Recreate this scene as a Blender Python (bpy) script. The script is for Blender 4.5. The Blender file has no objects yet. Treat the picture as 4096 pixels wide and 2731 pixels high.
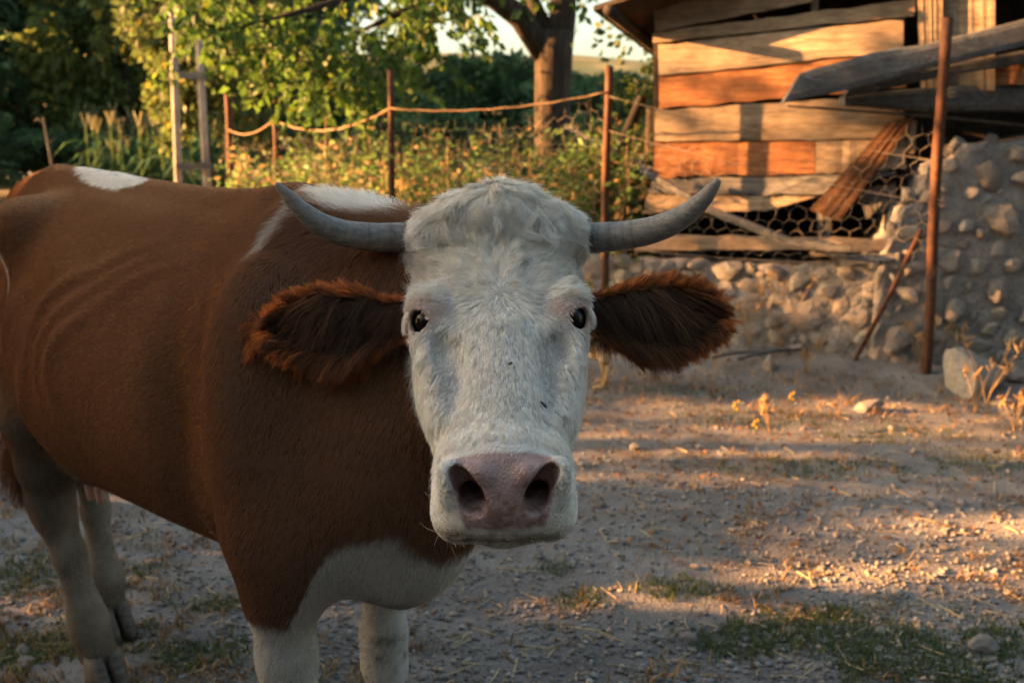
import bpy, bmesh, math, random
import numpy as np
from mathutils import Vector, Matrix, kdtree
random.seed(7); RNG = np.random.default_rng(11)
R = math.radians
scene = bpy.context.scene
# ---------------------------------------------------------------- camera
CAM_H = 1.40; PITCH = math.atan(813.5/3982.0); FPX = 3982.0
cam = bpy.data.cameras.new('camera'); camo = bpy.data.objects.new('camera', cam)
scene.collection.objects.link(camo); scene.camera = camo
cam.lens = 35.0; cam.sensor_width = 36.0; cam.clip_start = 0.05; cam.clip_end = 3000
camo.location = (0, 0, CAM_H); camo.rotation_euler = (math.pi/2-PITCH, 0, 0)
cam.dof.use_dof = True; cam.dof.focus_distance = 1.27; cam.dof.aperture_fstop = 6.0
# ---------------------------------------------------------------- sky, sun, exposure
SUN_EL = R(13.5); SUN_BACK = R(4.0)                 # low evening sun from behind-left
SUN_TO = Vector((-math.cos(SUN_BACK)*math.cos(SUN_EL), math.sin(SUN_BACK)*math.cos(SUN_EL), math.sin(SUN_EL)))
w = bpy.data.worlds.new('World'); scene.world = w; w.use_nodes = True
nt = w.node_tree; nt.nodes.clear()
sky = nt.nodes.new('ShaderNodeTexSky'); sky.sky_type = 'NISHITA'; sky.sun_disc = False
sky.sun_elevation = SUN_EL
sky.sun_rotation = math.atan2(SUN_TO.x, SUN_TO.y)
sky.altitude = 300; sky.air_density = 1.0; sky.dust_density = 4.0; sky.ozone_density = 1.0
bg = nt.nodes.new('ShaderNodeBackground'); bg.inputs[1].default_value = 0.052
wo = nt.nodes.new('ShaderNodeOutputWorld')
wb = nt.nodes.new('ShaderNodeMixRGB'); wb.blend_type = 'MULTIPLY'; wb.inputs[0].default_value = 1.0; wb.inputs[2].default_value = (1.10, 1.0, .82, 1)   # camera balanced for shade
nt.links.new(sky.outputs[0], wb.inputs[1]); nt.links.new(wb.outputs[0], bg.inputs[0]); nt.links.new(bg.outputs[0], wo.inputs[0])
sl = bpy.data.lights.new('sun', 'SUN'); sl.energy = 5.0; sl.angle = R(0.6); sl.color = (1.0, 0.46, 0.15)
so = bpy.data.objects.new('sun', sl); scene.collection.objects.link(so)
so.location = (-20, 6, 12); so.rotation_euler = (-SUN_TO).to_track_quat('-Z', 'Y').to_euler()
scene.view_settings.view_transform = 'Standard'; scene.view_settings.look = 'None'
scene.view_settings.exposure = 3.35; scene.view_settings.gamma = 1.0
scene.render.engine = 'CYCLES'
cy = scene.cycles
cy.use_denoising = True
try: cy.denoiser = 'OPENIMAGEDENOISE'; cy.denoising_prefilter = 'ACCURATE'; cy.denoising_input_passes = 'RGB_ALBEDO_NORMAL'
except Exception: pass
cy.max_bounces = 8; cy.diffuse_bounces = 4; cy.glossy_bounces = 3; cy.transmission_bounces = 6; cy.transparent_max_bounces = 12
cy.sample_clamp_indirect = 4.0
scene.cycles_curves.shape = 'RIBBONS'; scene.cycles_curves.subdivisions = 2

# ---------------------------------------------------------------- small helpers
CF = np.array((0, math.cos(PITCH), -math.sin(PITCH))); CU = np.array((0, math.sin(PITCH), math.cos(PITCH)))
CR = np.array((1.0, 0, 0)); CP = np.array((0, 0, CAM_H))
def ray(dx, dy):
    """direction through a point of the photograph measured on a 2352-wide copy"""
    px, py = dx*4096/2352, dy*4096/2352
    return CR*(px-2048)/FPX + CU*(1365.5-py)/FPX + CF
def atY(dx, dy, Y): d = ray(dx, dy); return CP + d*(Y/d[1])
def atZ(dx, dy, z=0.0): d = ray(dx, dy); return CP + d*((z-CAM_H)/d[2])
def atD(dx, dy, zc): return CP + ray(dx, dy)*zc
def onplane(dx, dy, p0, n):
    d = ray(dx, dy); n = np.array(n, float); return CP + d*(np.dot(np.array(p0)-CP, n)/np.dot(d, n))
def link(o, parent=None):
    scene.collection.objects.link(o)
    if parent is not None: o.parent = parent
    return o
def tag(o, label=None, cat=None, group=None, kind=None):
    if label: o['label'] = label
    if cat: o['category'] = cat
    if group: o['group'] = group
    if kind: o['kind'] = kind
    return o
def empty(name, loc=(0, 0, 0), rz=0):
    o = bpy.data.objects.new(name, None); o.location = loc; o.rotation_euler.z = rz
    o.empty_display_size = .1; return link(o)
def fast_mesh(name, V, F, smooth=False):
    """V (n,3) array, F (m,3) or (m,4) array"""
    V = np.ascontiguousarray(V, np.float32); F = np.ascontiguousarray(F, np.int32)
    me = bpy.data.meshes.new(name); k = F.shape[1]
    me.vertices.add(len(V)); me.vertices.foreach_set('co', V.ravel())
    me.loops.add(F.size); me.loops.foreach_set('vertex_index', F.ravel())
    me.polygons.add(len(F)); me.polygons.foreach_set('loop_start', np.arange(0, F.size, k, dtype=np.int32))
    try: me.polygons.foreach_set('loop_total', np.full(len(F), k, np.int32))
    except Exception: pass
    if smooth: me.polygons.foreach_set('use_smooth', np.ones(len(F), bool))
    me.update(calc_edges=True); me.validate()
    return me
def obj(name, me, mat=None, parent=None, loc=None):
    o = bpy.data.objects.new(name, me)
    if mat is not None and len(me.materials) == 0: me.materials.append(mat)
    if loc is not None: o.location = loc
    return link(o, parent)
def vcol(me, name, C):
    a = me.attributes.new(name, 'FLOAT_COLOR', 'POINT')
    C = np.asarray(C, np.float32)
    if C.shape[1] == 3: C = np.concatenate([C, np.ones((len(C), 1), np.float32)], 1)
    a.data.foreach_set('color', np.ascontiguousarray(C).ravel())
class MB:
    """collects simple shapes into one mesh"""
    def __init__(s): s.V = []; s.F = []
    def add(s, V, F):
        b = len(s.V); s.V += [tuple(v) for v in V]; s.F += [tuple(i+b for i in f) for f in F]
    def box(s, c, h, rot=None, jit=0.0):
        M = rot if rot is not None else Matrix.Identity(3)
        vs = []
        for sx in (-1, 1):
            for sy in (-1, 1):
                for sz in (-1, 1):
                    v = Vector((sx*h[0], sy*h[1], sz*h[2]))
                    if jit: v += Vector((random.uniform(-jit, jit) for _ in range(3)))
                    vs.append(Vector(c)+M@v)
        s.add(vs, [(0, 1, 3, 2), (4, 6, 7, 5), (0, 4, 5, 1), (2, 3, 7, 6), (0, 2, 6, 4), (1, 5, 7, 3)])
    def tube(s, pts, rad, n=6, cap=True, twist=0.0):
        pts = [Vector(p) for p in pts]; k = len(pts)
        if not hasattr(rad, '__len__'): rad = [rad]*k
        V = []; F = []; ref = Vector((0.31, 0.17, 0.93))
        for i, p in enumerate(pts):
            t = (pts[min(i+1, k-1)]-pts[max(i-1, 0)]).normalized()
            a = t.cross(ref)
            if a.length < 1e-3: a = t.cross(Vector((1, 0, 0)))
            a.normalize(); b = t.cross(a)
            for j in range(n):
                th = 2*math.pi*j/n+twist*i
                V.append(p+a*math.cos(th)*rad[i]+b*math.sin(th)*rad[i])
        for i in range(k-1):
            for j in range(n):
                F.append((i*n+j, i*n+(j+1) % n, (i+1)*n+(j+1) % n, (i+1)*n+j))
        if cap: F.append(tuple(range(n-1, -1, -1))); F.append(tuple((k-1)*n+j for j in range(n)))
        s.add(V, F)
    def mesh(s, name, smooth=False):
        me = bpy.data.meshes.new(name); me.from_pydata(s.V, [], s.F)
        if smooth: me.polygons.foreach_set('use_smooth', [True]*len(me.polygons))
        me.update(); return me
    def build(s, name, mat=None, parent=None, smooth=False): return obj(name, s.mesh(name, smooth), mat, parent)

# ---------------------------------------------------------------- material helpers
class NG:
    def __init__(s, name):
        s.m = bpy.data.materials.new(name); s.m.use_nodes = True; s.t = s.m.node_tree; s.t.nodes.clear()
        s.out = s.n('OutputMaterial')
    def n(s, typ, **kw):
        nd = s.t.nodes.new('ShaderNode'+typ)
        for k, v in kw.items():
            if k.startswith('i_'):
                nd.inputs[k[2:].replace('_', ' ')].default_value = v
            else: setattr(nd, k, v)
        return nd
    def l(s, a, b): s.t.links.new(a, b)
    def coord(s, which='Object', scale=None):
        tc = s.n('TexCoord')
        if scale is None: return tc.outputs[which]
        mp = s.n('Mapping'); mp.inputs['Scale'].default_value = scale; s.l(tc.outputs[which], mp.inputs[0]); return mp.outputs[0]
    def noise(s, vec, scale, detail=4, rough=.55, dist=0.0):
        nd = s.n('TexNoise'); nd.inputs['Scale'].default_value = scale; nd.inputs['Detail'].default_value = detail
        nd.inputs['Roughness'].default_value = rough; nd.inputs['Distortion'].default_value = dist
        if vec is not None: s.l(vec, nd.inputs['Vector'])
        return nd.outputs['Fac']
    def ramp(s, fac, stops):
        nd = s.n('ValToRGB'); e = nd.color_ramp.elements
        while len(e) < len(stops): e.new(0.5)
        for el, (p, c) in zip(e, stops):
            el.position = p; el.color = (c[0], c[1], c[2], 1) if hasattr(c, '__len__') else (c, c, c, 1)
        s.l(fac, nd.inputs[0]); return nd.outputs[0]
    def mix(s, fac, a, b, mode='MIX'):
        nd = s.n('MixRGB', blend_type=mode)
        for k, v in ((0, fac), (1, a), (2, b)):
            if hasattr(v, 'is_linked') or hasattr(v, 'links'): s.l(v, nd.inputs[k])
            elif k == 0: nd.inputs[0].default_value = v
            else: nd.inputs[k].default_value = (*v, 1) if len(v) == 3 else v
        return nd.outputs[0]
    def bump(s, h, strength=.4, dist=.01):
        nd = s.n('Bump'); nd.inputs['Strength'].default_value = strength; nd.inputs['Distance'].default_value = dist
        s.l(h, nd.inputs['Height']); return nd.outputs[0]
    def pbr(s, col, rough=.8, bump=None, metal=0.0, spec=.3, trans=None):
        b = s.n('BsdfPrincipled'); b.inputs['Metallic'].default_value = metal
        b.inputs['Specular IOR Level'].default_value = spec
        for nm, v in (('Base Color', col), ('Roughness', rough)):
            if hasattr(v, 'links'): s.l(v, b.inputs[nm])
            else: b.inputs[nm].default_value = (*v, 1) if hasattr(v, '__len__') else v
        if bump is not None: s.l(bump, b.inputs['Normal'])
        s.l(b.outputs[0], s.out.inputs[0]); s.b = b
        return s.m
    def rnd(s):
        return s.n('ObjectInfo').outputs['Random']
# ================================================================ the cow: implicit surface, coat, horns, eyes
f32 = np.float32
def sm(x, a, b): t = np.clip((x-a)/(b-a), 0, 1); return t*t*(3-2*t)
def gauss(x, c, s): return np.exp(-((x-c)/s)**2)
def smin(a, b, k): h = np.clip(.5+.5*(b-a)/k, 0, 1); return b+(a-b)*h-k*h*(1-h)
def smax(a, b, k): return -smin(-a, -b, k)
def ell(P, c, r, rot=None):
    q = P-np.asarray(c, f32)
    if rot is not None: q = q@np.asarray(rot, f32)          # columns of rot are the local axes
    r = np.asarray(r, f32)
    k0 = np.sqrt(((q/r)**2).sum(1)); k1 = np.sqrt(((q/(r*r))**2).sum(1))+1e-6
    return k0*(k0-1)/k1
def cap(P, a, b, ra, rb):
    a = np.asarray(a, f32); b = np.asarray(b, f32); ab = b-a
    t = np.clip(((P-a)@ab)/float(ab@ab), 0, 1)
    return np.sqrt(((P-a-t[:, None]*ab)**2).sum(1))-(ra+(rb-ra)*t)
def chain(P, pts, k=.02):
    f = None
    for (a, ra), (b, rb) in zip(pts[:-1], pts[1:]):
        g = cap(P, a, b, ra, rb); f = g if f is None else smin(f, g, k)
    return f
def curve1(xs, ys, smooth=2):
    X = np.linspace(min(xs), max(xs), 400); Y = np.interp(X, xs, ys)
    ker = np.exp(-np.linspace(-2, 2, 41)**2); ker /= ker.sum()
    for _ in range(smooth): Y = np.convolve(np.pad(Y, 20, mode='edge'), ker, 'valid')
    return lambda x: np.interp(x, X, Y).astype(f32)
def hash3(i, j, k, seed=0):
    h = (i*374761393+j*668265263+k*2147483647+seed*1274126177) & 0xffffffff
    h = ((h ^ (h >> 13))*1274126177) & 0xffffffff
    return ((h ^ (h >> 16)) & 0xffff)/65535.0
def vnoise(P, scale, seed=0):
    Q = np.asarray(P, float)*scale+100.0; I = np.floor(Q).astype(np.int64); Fr = Q-I; Fr = Fr*Fr*(3-2*Fr)
    out = 0
    for dx in (0, 1):
        for dy in (0, 1):
            for dz in (0, 1):
                wgt = (Fr[:, 0] if dx else 1-Fr[:, 0])*(Fr[:, 1] if dy else 1-Fr[:, 1])*(Fr[:, 2] if dz else 1-Fr[:, 2])
                out = out+wgt*hash3(I[:, 0]+dx, I[:, 1]+dy, I[:, 2]+dz, seed)
    return out*2-1
# ---- frames.  body: (s forward, r to the cow's right, z up);  head: (x, a down the face, n out of the face)
B0 = np.array((-.36, 1.72, 0.0)); BF = np.array((.68, -.73, 0)); BF /= np.linalg.norm(BF); BR = np.array((BF[1], -BF[0], 0)); BZ = np.array((0, 0, 1.0))
MBODY = np.stack([BF, BR, BZ], 1)                            # world = B0 + MBODY @ (s,r,z)
def b2w(p): return B0+np.asarray(p, float)@MBODY.T
def w2b(p): return (np.asarray(p)-B0)@MBODY
E_W = CP+CR*(-.0165)+CU*.028+CF*1.30
HA = CR*.030+CU*(-.675)+CF*(-.735); HA /= np.linalg.norm(HA)
HX = CR-HA*np.dot(CR, HA); HX /= np.linalg.norm(HX); HN = np.cross(HA, HX)
if np.dot(HN, CF) > 0: HN = -HN
MHEAD = np.stack([HX, HA, HN], 1)
def h2w(p): return E_W+np.asarray(p, float)@MHEAD.T
def w2h(p): return (np.asarray(p)-E_W)@MHEAD
EYE_C = (.0915, -.030, -.029); EYE_R = .0245
EARS = {}
for sgn in (-1, 1):
    root = h2w((sgn*.105, -.090, -.080)); tipc = atD(*((616, 752) if sgn < 0 else (1656, 722)), 1.44)
    u = tipc-root; Lr = np.linalg.norm(u); u /= Lr
    wv = -CF*.93-CU*.10+CR*(-sgn)*.05; wv -= u*np.dot(wv, u); wv /= np.linalg.norm(wv)
    v = np.cross(wv, u); v = v if np.dot(v, CU) > 0 else -v
    EARS[sgn] = (root, np.stack([u, v, wv], 1), Lr)
ear_top = curve1([0, .2, .4, .6, .8, .95, 1.0], [.030, .036, .048, .052, .044, .024, .004], 1)
ear_bot = curve1([0, .2, .4, .6, .8, .95, 1.0], [.008, .027, .050, .052, .042, .022, .004], 1)
def ear_local(P, sgn):
    root, M, L = EARS[sgn]; return ((P-root)@M)/np.array((L, 1, 1))
def f_ear(P, sgn):
    q = ear_local(P, sgn).astype(f32); L = EARS[sgn][2]
    u, v, wz = q[:, 0], q[:, 1], q[:, 2]
    uc = np.clip(u, 0, 1); tp = ear_top(uc); bt = ear_bot(uc)
    vn = np.where(v > 0, v/tp, -v/bt)
    cup = .026*np.clip(vn, 0, 1.6)**2*(1-.5*uc) - .010
    th = .0055+.004*gauss(vn, 1, .3)
    sh = np.abs(wz-cup)*.85-th
    outl = np.maximum(np.where(v > 0, v-tp, -v-bt)*.9, np.maximum(u-1, -u-.1)*L)
    return smax(sh, outl, .006)
hw_w = curve1([-.30, -.26, -.22, -.17, -.11, -.05, 0, .05, .10, .15, .20, .24, .27, .30],
              [.055, .085, .104, .118, .119, .114, .108, .102, .095, .086, .076, .070, .064, .045])
hw_t = curve1([-.30, -.26, -.22, -.17, -.11, -.05, 0, .10, .20, .235, .26, .28, .30],
              [-.03, .014, .038, .028, .014, .006, .000, -.003, -.004, -.008, -.018, -.035, -.06])
hw_b = curve1([-.30, -.20, -.12, -.05, .05, .15, .22, .27, .30],
              [-.16, -.22, -.245, -.230, -.190, -.155, -.134, -.120, -.10])
NOS = []
for sgn in (-1, 1): NOS.append(sgn)
def f_head(P):
    """P in head frame"""
    x, a, n = P[:, 0], P[:, 1], P[:, 2]; ax = np.abs(x); Pm = np.stack([ax, a, n], 1)
    W = hw_w(a); T = hw_t(a); B = hw_b(a); c = (T+B)/2; e = (T-B)/2
    nz = (n-c)/e
    # the face is flatter in front and narrows towards the jaw; the forehead broad, the nose bridge rounder
    up = np.clip(nz, -1, 1)
    Wl = W*(1-.30*np.clip(-up, 0, 1)**1.5-.05*sm(a, .02, .12)*np.clip(up, 0, 1)**2)
    ex = 2.5+0*a
    f = ((ax/Wl)**ex+np.abs(nz)**ex)**(1/ex)-1
    f = f*np.minimum(W, e)
    f = smax(f, a-.288, .03); f = smax(f, -a-.285, .05)
    # poll hump between the horns, horn-base bosses
    f = smin(f, ell(Pm, (0, -.207, .022), (.050, .042, .036)), .05)
    f = smin(f, ell(Pm, (.062, -.203, -.006), (.046, .038, .034)), .04)
    f = smin(f, ell(Pm, (.097, -.196, -.018), (.024, .028, .030)), .035)
    # orbit: brow and lids
    f = smin(f, ell(Pm, (.092, -.050, -.022), (.030, .036, .026)), .022)
    f = smin(f, ell(Pm, (.086, -.005, -.038), (.034, .030, .028)), .025)
    # cheek (masseter), facial crest
    f = smin(f, ell(Pm, (.070, -.02, -.145), (.042, .11, .085)), .04)
    f = smin(f, cap(Pm, (.086, .040, -.040), (.072, .13, -.050), .022, .018), .025)
    # hollow between nose bridge and crest; temple hollow
    f = smax(f, -ell(Pm, (.059, .088, -.008), (.018, .062, .026)), .016)
    f = smax(f, -ell(Pm, (.076, .036, -.010), (.014, .028, .022)), .016)
    f = smax(f, -ell(Pm, (.130, -.105, -.02), (.016, .040, .03)), .025)
    # bridge
    f = smin(f, cap(Pm, (0, .02, -.030), (0, .205, -.036), .034, .032), .03)
    # muzzle, lips, chin
    f = smin(f, ell(Pm, (0, .230, -.054), (.067, .052, .054)), .03)
    f = smin(f, ell(Pm, (.052, .240, -.086), (.030, .036, .036)), .02)
    f = smin(f, ell(Pm, (.060, .234, -.098), (.024, .034, .026)), .02)
    f = smin(f, ell(Pm, (.052, .218, -.056), (.026, .045, .042)), .02)
    f = smin(f, ell(Pm, (0, .226, -.116), (.054, .044, .022)), .016)
    # nostril wing above and outside each nostril
    f = smin(f, cap(Pm, (.028, .254, -.008), (.060, .250, -.012), .012, .012), .016)
    f = smin(f, cap(Pm, (.062, .246, -.008), (.064, .256, -.040), .012, .012), .012)
    # wide nostrils: comma-shaped opening running in and back
    vv_ = np.array((0, .555, -.83)); ww_ = np.array((0, .83, .555)); l1 = np.array((-.60, 0, 0))+.80*vv_; l1 /= np.linalg.norm(l1); l2 = np.cross(l1, ww_)
    nos = ell(Pm, (.0430, .264, -.014), (.028, .0132, .017), np.stack([l1, l2, ww_], 1))
    nos = smin(nos, cap(Pm, (.035, .284, -.031), (.042, .225, -.046), .0135, .012), .010)
    f = smax(f, -nos, .005)
    # mouth slit
    my = -.085-.22*np.clip(ax-.02, 0, 1)
    slit = np.maximum(np.abs(n-my)-.0042, np.maximum(.205-a, ax-.062))
    f = smax(f, -slit, .008)
    # locks of hair raise the forehead and poll in soft waves
    wv = vnoise(np.stack([x*60, a*26, n*26], 1), 1.0, 81)*.6+vnoise(np.stack([x*110, a*60, n*60], 1), 1.0, 82)*.4
    f = f-.0042*wv*sm(-a, .03, .10)*sm(n, -.10, -.04)
    # eye: socket with lids
    ed = Pm-np.asarray(EYE_C, f32); q = np.sqrt((ed**2).sum(1))
    f = smin(f, q-(EYE_R+.0042), .012)
    ax_o = np.array((.66, .42, .62), f32); ax_o /= np.linalg.norm(ax_o)    # direction of gaze
    t1 = np.array((-.30, .93, -.06), f32); t1 -= ax_o*(t1@ax_o); t1 /= np.linalg.norm(t1); t2 = np.cross(ax_o, t1)
    op = ell(ed, ax_o*.021+t1*.0045, (.0195, .0190, .0150), np.stack([ax_o, t1, t2], 1))
    f = smax(f, -op, .003)
    f = smax(f, -(q-(EYE_R+.0008)), .001)
    return f
bw = curve1([-1.56, -1.47, -1.38, -1.2, -1.0, -.8, -.6, -.4, -.2, 0, .15, .3, .42], [.05, .11, .14, .165, .205, .262, .300, .305, .29, .26, .23, .17, .09])
bt = curve1([-1.56, -1.47, -1.38, -1.2, -1.0, -.8, -.6, -.2, 0, .15, .3, .42], [1.15, 1.24, 1.275, 1.305, 1.315, 1.305, 1.295, 1.285, 1.29, 1.26, 1.16, 1.02])
bb = curve1([-1.56, -1.45, -1.3, -1.1, -.9, -.6, -.3, 0, .15, .3, .42], [1.05, .95, .80, .69, .63, .625, .65, .66, .66, .71, .82])
def sym(P): Q = P.copy(); Q[:, 1] = np.abs(Q[:, 1]); return Q
HB = lambda p: tuple(w2b(h2w(p)))                             # head point in body frame
LEGS = dict(
    fr=[((.15, .155, .78), .078), ((.145, .155, .67), .056), ((.142, .15, .56), .044), ((.14, .145, .45), .046), ((.14, .14, .40), .044), ((.14, .13, .31), .036), ((.14, .13, .20), .036), ((.14, .13, .15), .045), ((.17, .13, .085), .043)],
    fl=[((.07, -.17, .78), .085), ((.04, -.15, .66), .058), ((.02, -.135, .55), .040), ((.02, -.13, .45), .042), ((.02, -.13, .39), .040), ((.045, -.13, .31), .037), ((.04, -.13, .20), .037), ((.045, -.13, .15), .045), ((.07, -.13, .085), .043)],
    hr=[((-1.09, .11, .85), .115), ((-1.04, .13, .72), .095), ((-1.05, .13, .60), .070), ((-1.075, .125, .50), .054), ((-1.075, .118, .45), .047), ((-1.045, .10, .34), .037), ((-1.015, .085, .20), .037), ((-1.01, .08, .155), .046), ((-.975, .075, .085), .047)],
    hl=[((-1.15, -.17, .85), .15), ((-1.15, -.17, .72), .120), ((-1.29, -.12, .60), .076), ((-1.36, -.085, .50), .052), ((-1.36, -.08, .45), .046), ((-1.32, -.07, .34), .036), ((-1.275, -.06, .20), .036), ((-1.265, -.06, .155), .049), ((-1.235, -.055, .085), .046)])
HOOVES = dict(fr=(.185, .13), fl=(.085, -.13), hr=(-.955, .073), hl=(-1.215, -.053))
pollB = HB((0, -.20, -.12)); thrB = HB((0, -.09, -.20))
def f_body(P):
    """P in body frame"""
    s, r, z = P[:, 0], P[:, 1], P[:, 2]; ar = np.abs(r); Q = sym(P)
    W = bw(s); T = bt(s); B = bb(s); c = (T+B)/2-.04; eT = T-c; eB = c-B
    nz = np.where(z > c, (z-c)/eT, (c-z)/eB); up = np.clip((z-c)/eT, 0, 1)
    Wl = W*(1-.22*up**2)
    ex = 2.25
    f = ((ar/Wl)**ex+np.clip(nz, 0, 9)**ex)**(1/ex)-1
    f = f*np.minimum(W, eT)*.9
    f = smax(f, s-.40, .06); f = smax(f, -s-1.52, .06)
    # spine ridge, hip bones, tail head, pins
    f = smin(f, chain(P, [((-1.40, 0, 1.245), .035), ((-1.15, 0, 1.283), .035), ((-.8, 0, 1.275), .030), ((-.3, 0, 1.26), .030), ((-.02, 0, 1.268), .045), ((.16, 0, 1.22), .045)]), .05)
    f = smin(f, ell(Q, (-.915, .185, 1.20), (.095, .060, .060)), .10)
    f = smin(f, ell(Q, (-1.42, .13, 1.15), (.06, .05, .07)), .06)
    f = smin(f, ell(Q, (-1.21, .12, .94), (.18, .075, .25)), .06)
    # flank hollow in front of the hips, fold down to the stifle
    f = smax(f, -ell(Q, (-.71, .325, 1.15), (.12, .052, .085)), .10)
    f = smax(f, -ell(Q, (-.93, .33, .84), (.06, .07, .16)), .08)
    # ribs: curved ridges
    rib0 = s+.75*(1-np.exp(-np.clip(1.27-z, 0, 1)/.09))
    ribs = np.zeros_like(s); lowf = vnoise(P, 5, 71)
    for c0, amp, wd in ((.10, .019, .045), (.235, .007, .034), (.33, .006, .030), (-.08, .008, .06)):
        ribs += amp*gauss(rib0+.06*lowf, c0, wd)*(1+.9*lowf)
    f = f-ribs*sm(ar, .08, .18)*sm(z, .72, .95)*(1-sm(z, 1.13, 1.245))-.004*lowf*sm(ar, .1, .2)
    # shoulder blades, upper arm, brisket
    f = smin(f, ell(Q, (.150, .168, .97), (.095, .097, .25)), .04)
    f = smin(f, chain(Q, [((.115, .07, 1.255), .030), ((.105, .15, 1.16), .035), ((.10, .19, 1.02), .040)], .03), .04)
    f = smin(f, ell(Q, (.175, .145, .80), (.105, .085, .14)), .05)
    f = smax(f, -ell(Q, (.01, .325, .96), (.03, .075, .26)), .10)
    f = smin(f, ell(P, (.20, .0, .775), (.15, .115, .125)), .06)
    f = smin(f, ell(P, (.26, .0, .82), (.07, .05, .17)), .05)
    f = smax(f, -ell(Q, (.030, .312, .95), (.026, .062, .26)), .05)
    # neck: crest and throat
    nk = chain(P, [((-.02, 0, 1.15), .13), ((.13, .0, 1.14), .135), (tuple(.5*(np.array((.13, 0, 1.14))+np.array(pollB))), .12), (pollB, .085)], .05)
    nk = smin(nk, chain(P, [((.12, 0, .92), .19), (tuple(.5*(np.array((.16, 0, .92))+np.array(thrB))), .14), (thrB, .075)], .05), .10)
    nk = smin(nk, cap(P, tuple(.5*(np.array((.25, 0, .75))+np.array(thrB))), (.31, 0, .76), .05, .06), .08)
    f = smin(f, nk, .07)
    f = f-.0016*np.sin(330*(r*.75-s*.66)+9*lowf+2*vnoise(P, 14, 72))*np.clip(.4+1.2*vnoise(P, 9, 73), 0, 1.3)*sm(s, .26, .36)*sm(r, .0, .06)*(1-sm(z, 1.08, 1.2))*sm(z, .78, .88)
    for k in ('fr', 'fl', 'hr', 'hl'): f = smin(f, chain(P, LEGS[k], .03), .045)
    # udder hint
    f = smin(f, ell(P, (-.90, .05, .635), (.14, .09, .07)), .05)
    return f
def f_cow_w(P, want_head):
    fb = f_body(w2b(P).astype(f32))
    if not want_head: return fb
    f = smin(fb, f_head(w2h(P).astype(f32)), .035)
    for sgn in (-1, 1): f = smin(f, f_ear(P, sgn), .018)
    return f
def surface_nets(func, lo, hi, h, coarse=4, band=2.2):
    lo = np.asarray(lo, float); n = np.ceil((np.asarray(hi)-lo)/h).astype(int); n = ((n+coarse-1)//coarse)*coarse
    nc = n//coarse+1
    gx = [lo[i]+np.arange(nc[i])*h*coarse for i in range(3)]
    G = np.stack(np.meshgrid(*gx, indexing='ij'), -1).reshape(-1, 3).astype(f32)
    Fc = np.concatenate([func(G[i:i+300000]) for i in range(0, len(G), 300000)]).reshape(nc).astype(f32)
    near = np.abs(Fc) < h*coarse*band
    F = np.repeat(np.repeat(np.repeat(Fc, coarse, 0), coarse, 1), coarse, 2)
    # centre the repeat on the coarse node
    o = coarse//2
    F = F[o:o+n[0]+1, o:o+n[1]+1, o:o+n[2]+1]
    N = np.repeat(np.repeat(np.repeat(near, coarse, 0), coarse, 1), coarse, 2)[o:o+n[0]+1, o:o+n[1]+1, o:o+n[2]+1]
    sh = F.shape
    ii = np.argwhere(N); Pw = (lo+ii*h).astype(f32)
    vals = np.concatenate([func(Pw[i:i+300000]) for i in range(0, len(Pw), 300000)])
    F = np.ascontiguousarray(F); F[N] = vals
    S = F < 0
    cs = tuple(k-1 for k in sh)
    cnt = np.zeros(cs, np.uint8); acc = np.zeros(cs+(3,), f32)
    any_in = np.zeros(cs, bool); any_out = np.zeros(cs, bool)
    for dx in (0, 1):
        for dy in (0, 1):
            for dz in (0, 1):
                v = S[dx:dx+cs[0], dy:dy+cs[1], dz:dz+cs[2]]; any_in |= v; any_out |= ~v
    cells = np.argwhere(any_in & any_out)
    idx = -np.ones(cs, np.int32); idx[tuple(cells.T)] = np.arange(len(cells))
    A = np.zeros((len(cells), 3), f32); C = np.zeros(len(cells), f32)
    corners = np.array([(x, y, z) for x in (0, 1) for y in (0, 1) for z in (0, 1)])
    val = [F[tuple((cells+c).T)] for c in corners]
    for i in range(8):
        for j in range(i+1, 8):
            d = corners[j]-corners[i]
            if d.sum() == 1 and (d >= 0).all():
                a, b = val[i], val[j]; m = (a < 0) != (b < 0)
                t = np.where(m, a/np.where(m, a-b, 1), 0)
                A += np.where(m[:, None], corners[i]+t[:, None]*d, 0); C += m
    V = lo+(cells+A/np.maximum(C, 1)[:, None])*h
    quads = []
    for ax in range(3):
        b, c = (ax+1) % 3, (ax+2) % 3
        sl0 = [slice(None)]*3; sl1 = [slice(None)]*3; sl0[ax] = slice(0, -1); sl1[ax] = slice(1, None)
        cr = S[tuple(sl0)] != S[tuple(sl1)]
        e = np.argwhere(cr); e = e[(e[:, b] > 0) & (e[:, c] > 0) & (e[:, b] < cs[b]) & (e[:, c] < cs[c])]
        inside = S[tuple(e.T)]
        ob = np.zeros(3, int); ob[b] = 1; oc = np.zeros(3, int); oc[c] = 1
        q = np.stack([idx[tuple((e-ob-oc).T)], idx[tuple((e-oc).T)], idx[tuple(e.T)], idx[tuple((e-ob).T)]], 1)
        q[~inside] = q[~inside][:, ::-1]
        quads.append(q)
    Q = np.concatenate(quads); Q = Q[(Q >= 0).all(1)]
    return V, Q
def laplace(V, Q, it, lam=.5):
    E = np.concatenate([Q[:, [0, 1]], Q[:, [1, 2]], Q[:, [2, 3]], Q[:, [3, 0]]]); n = len(V)
    cnt = np.bincount(E[:, 0], minlength=n)+np.bincount(E[:, 1], minlength=n)
    for k in range(it):
        for l_ in (lam, -lam*1.02):                           # Taubin: smooth without shrinking
            S = np.zeros_like(V)
            for c in range(3): S[:, c] = np.bincount(E[:, 0], V[E[:, 1], c], n)+np.bincount(E[:, 1], V[E[:, 0], c], n)
            V = V+l_*(S/np.maximum(cnt, 1)[:, None]-V)
    return V
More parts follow.
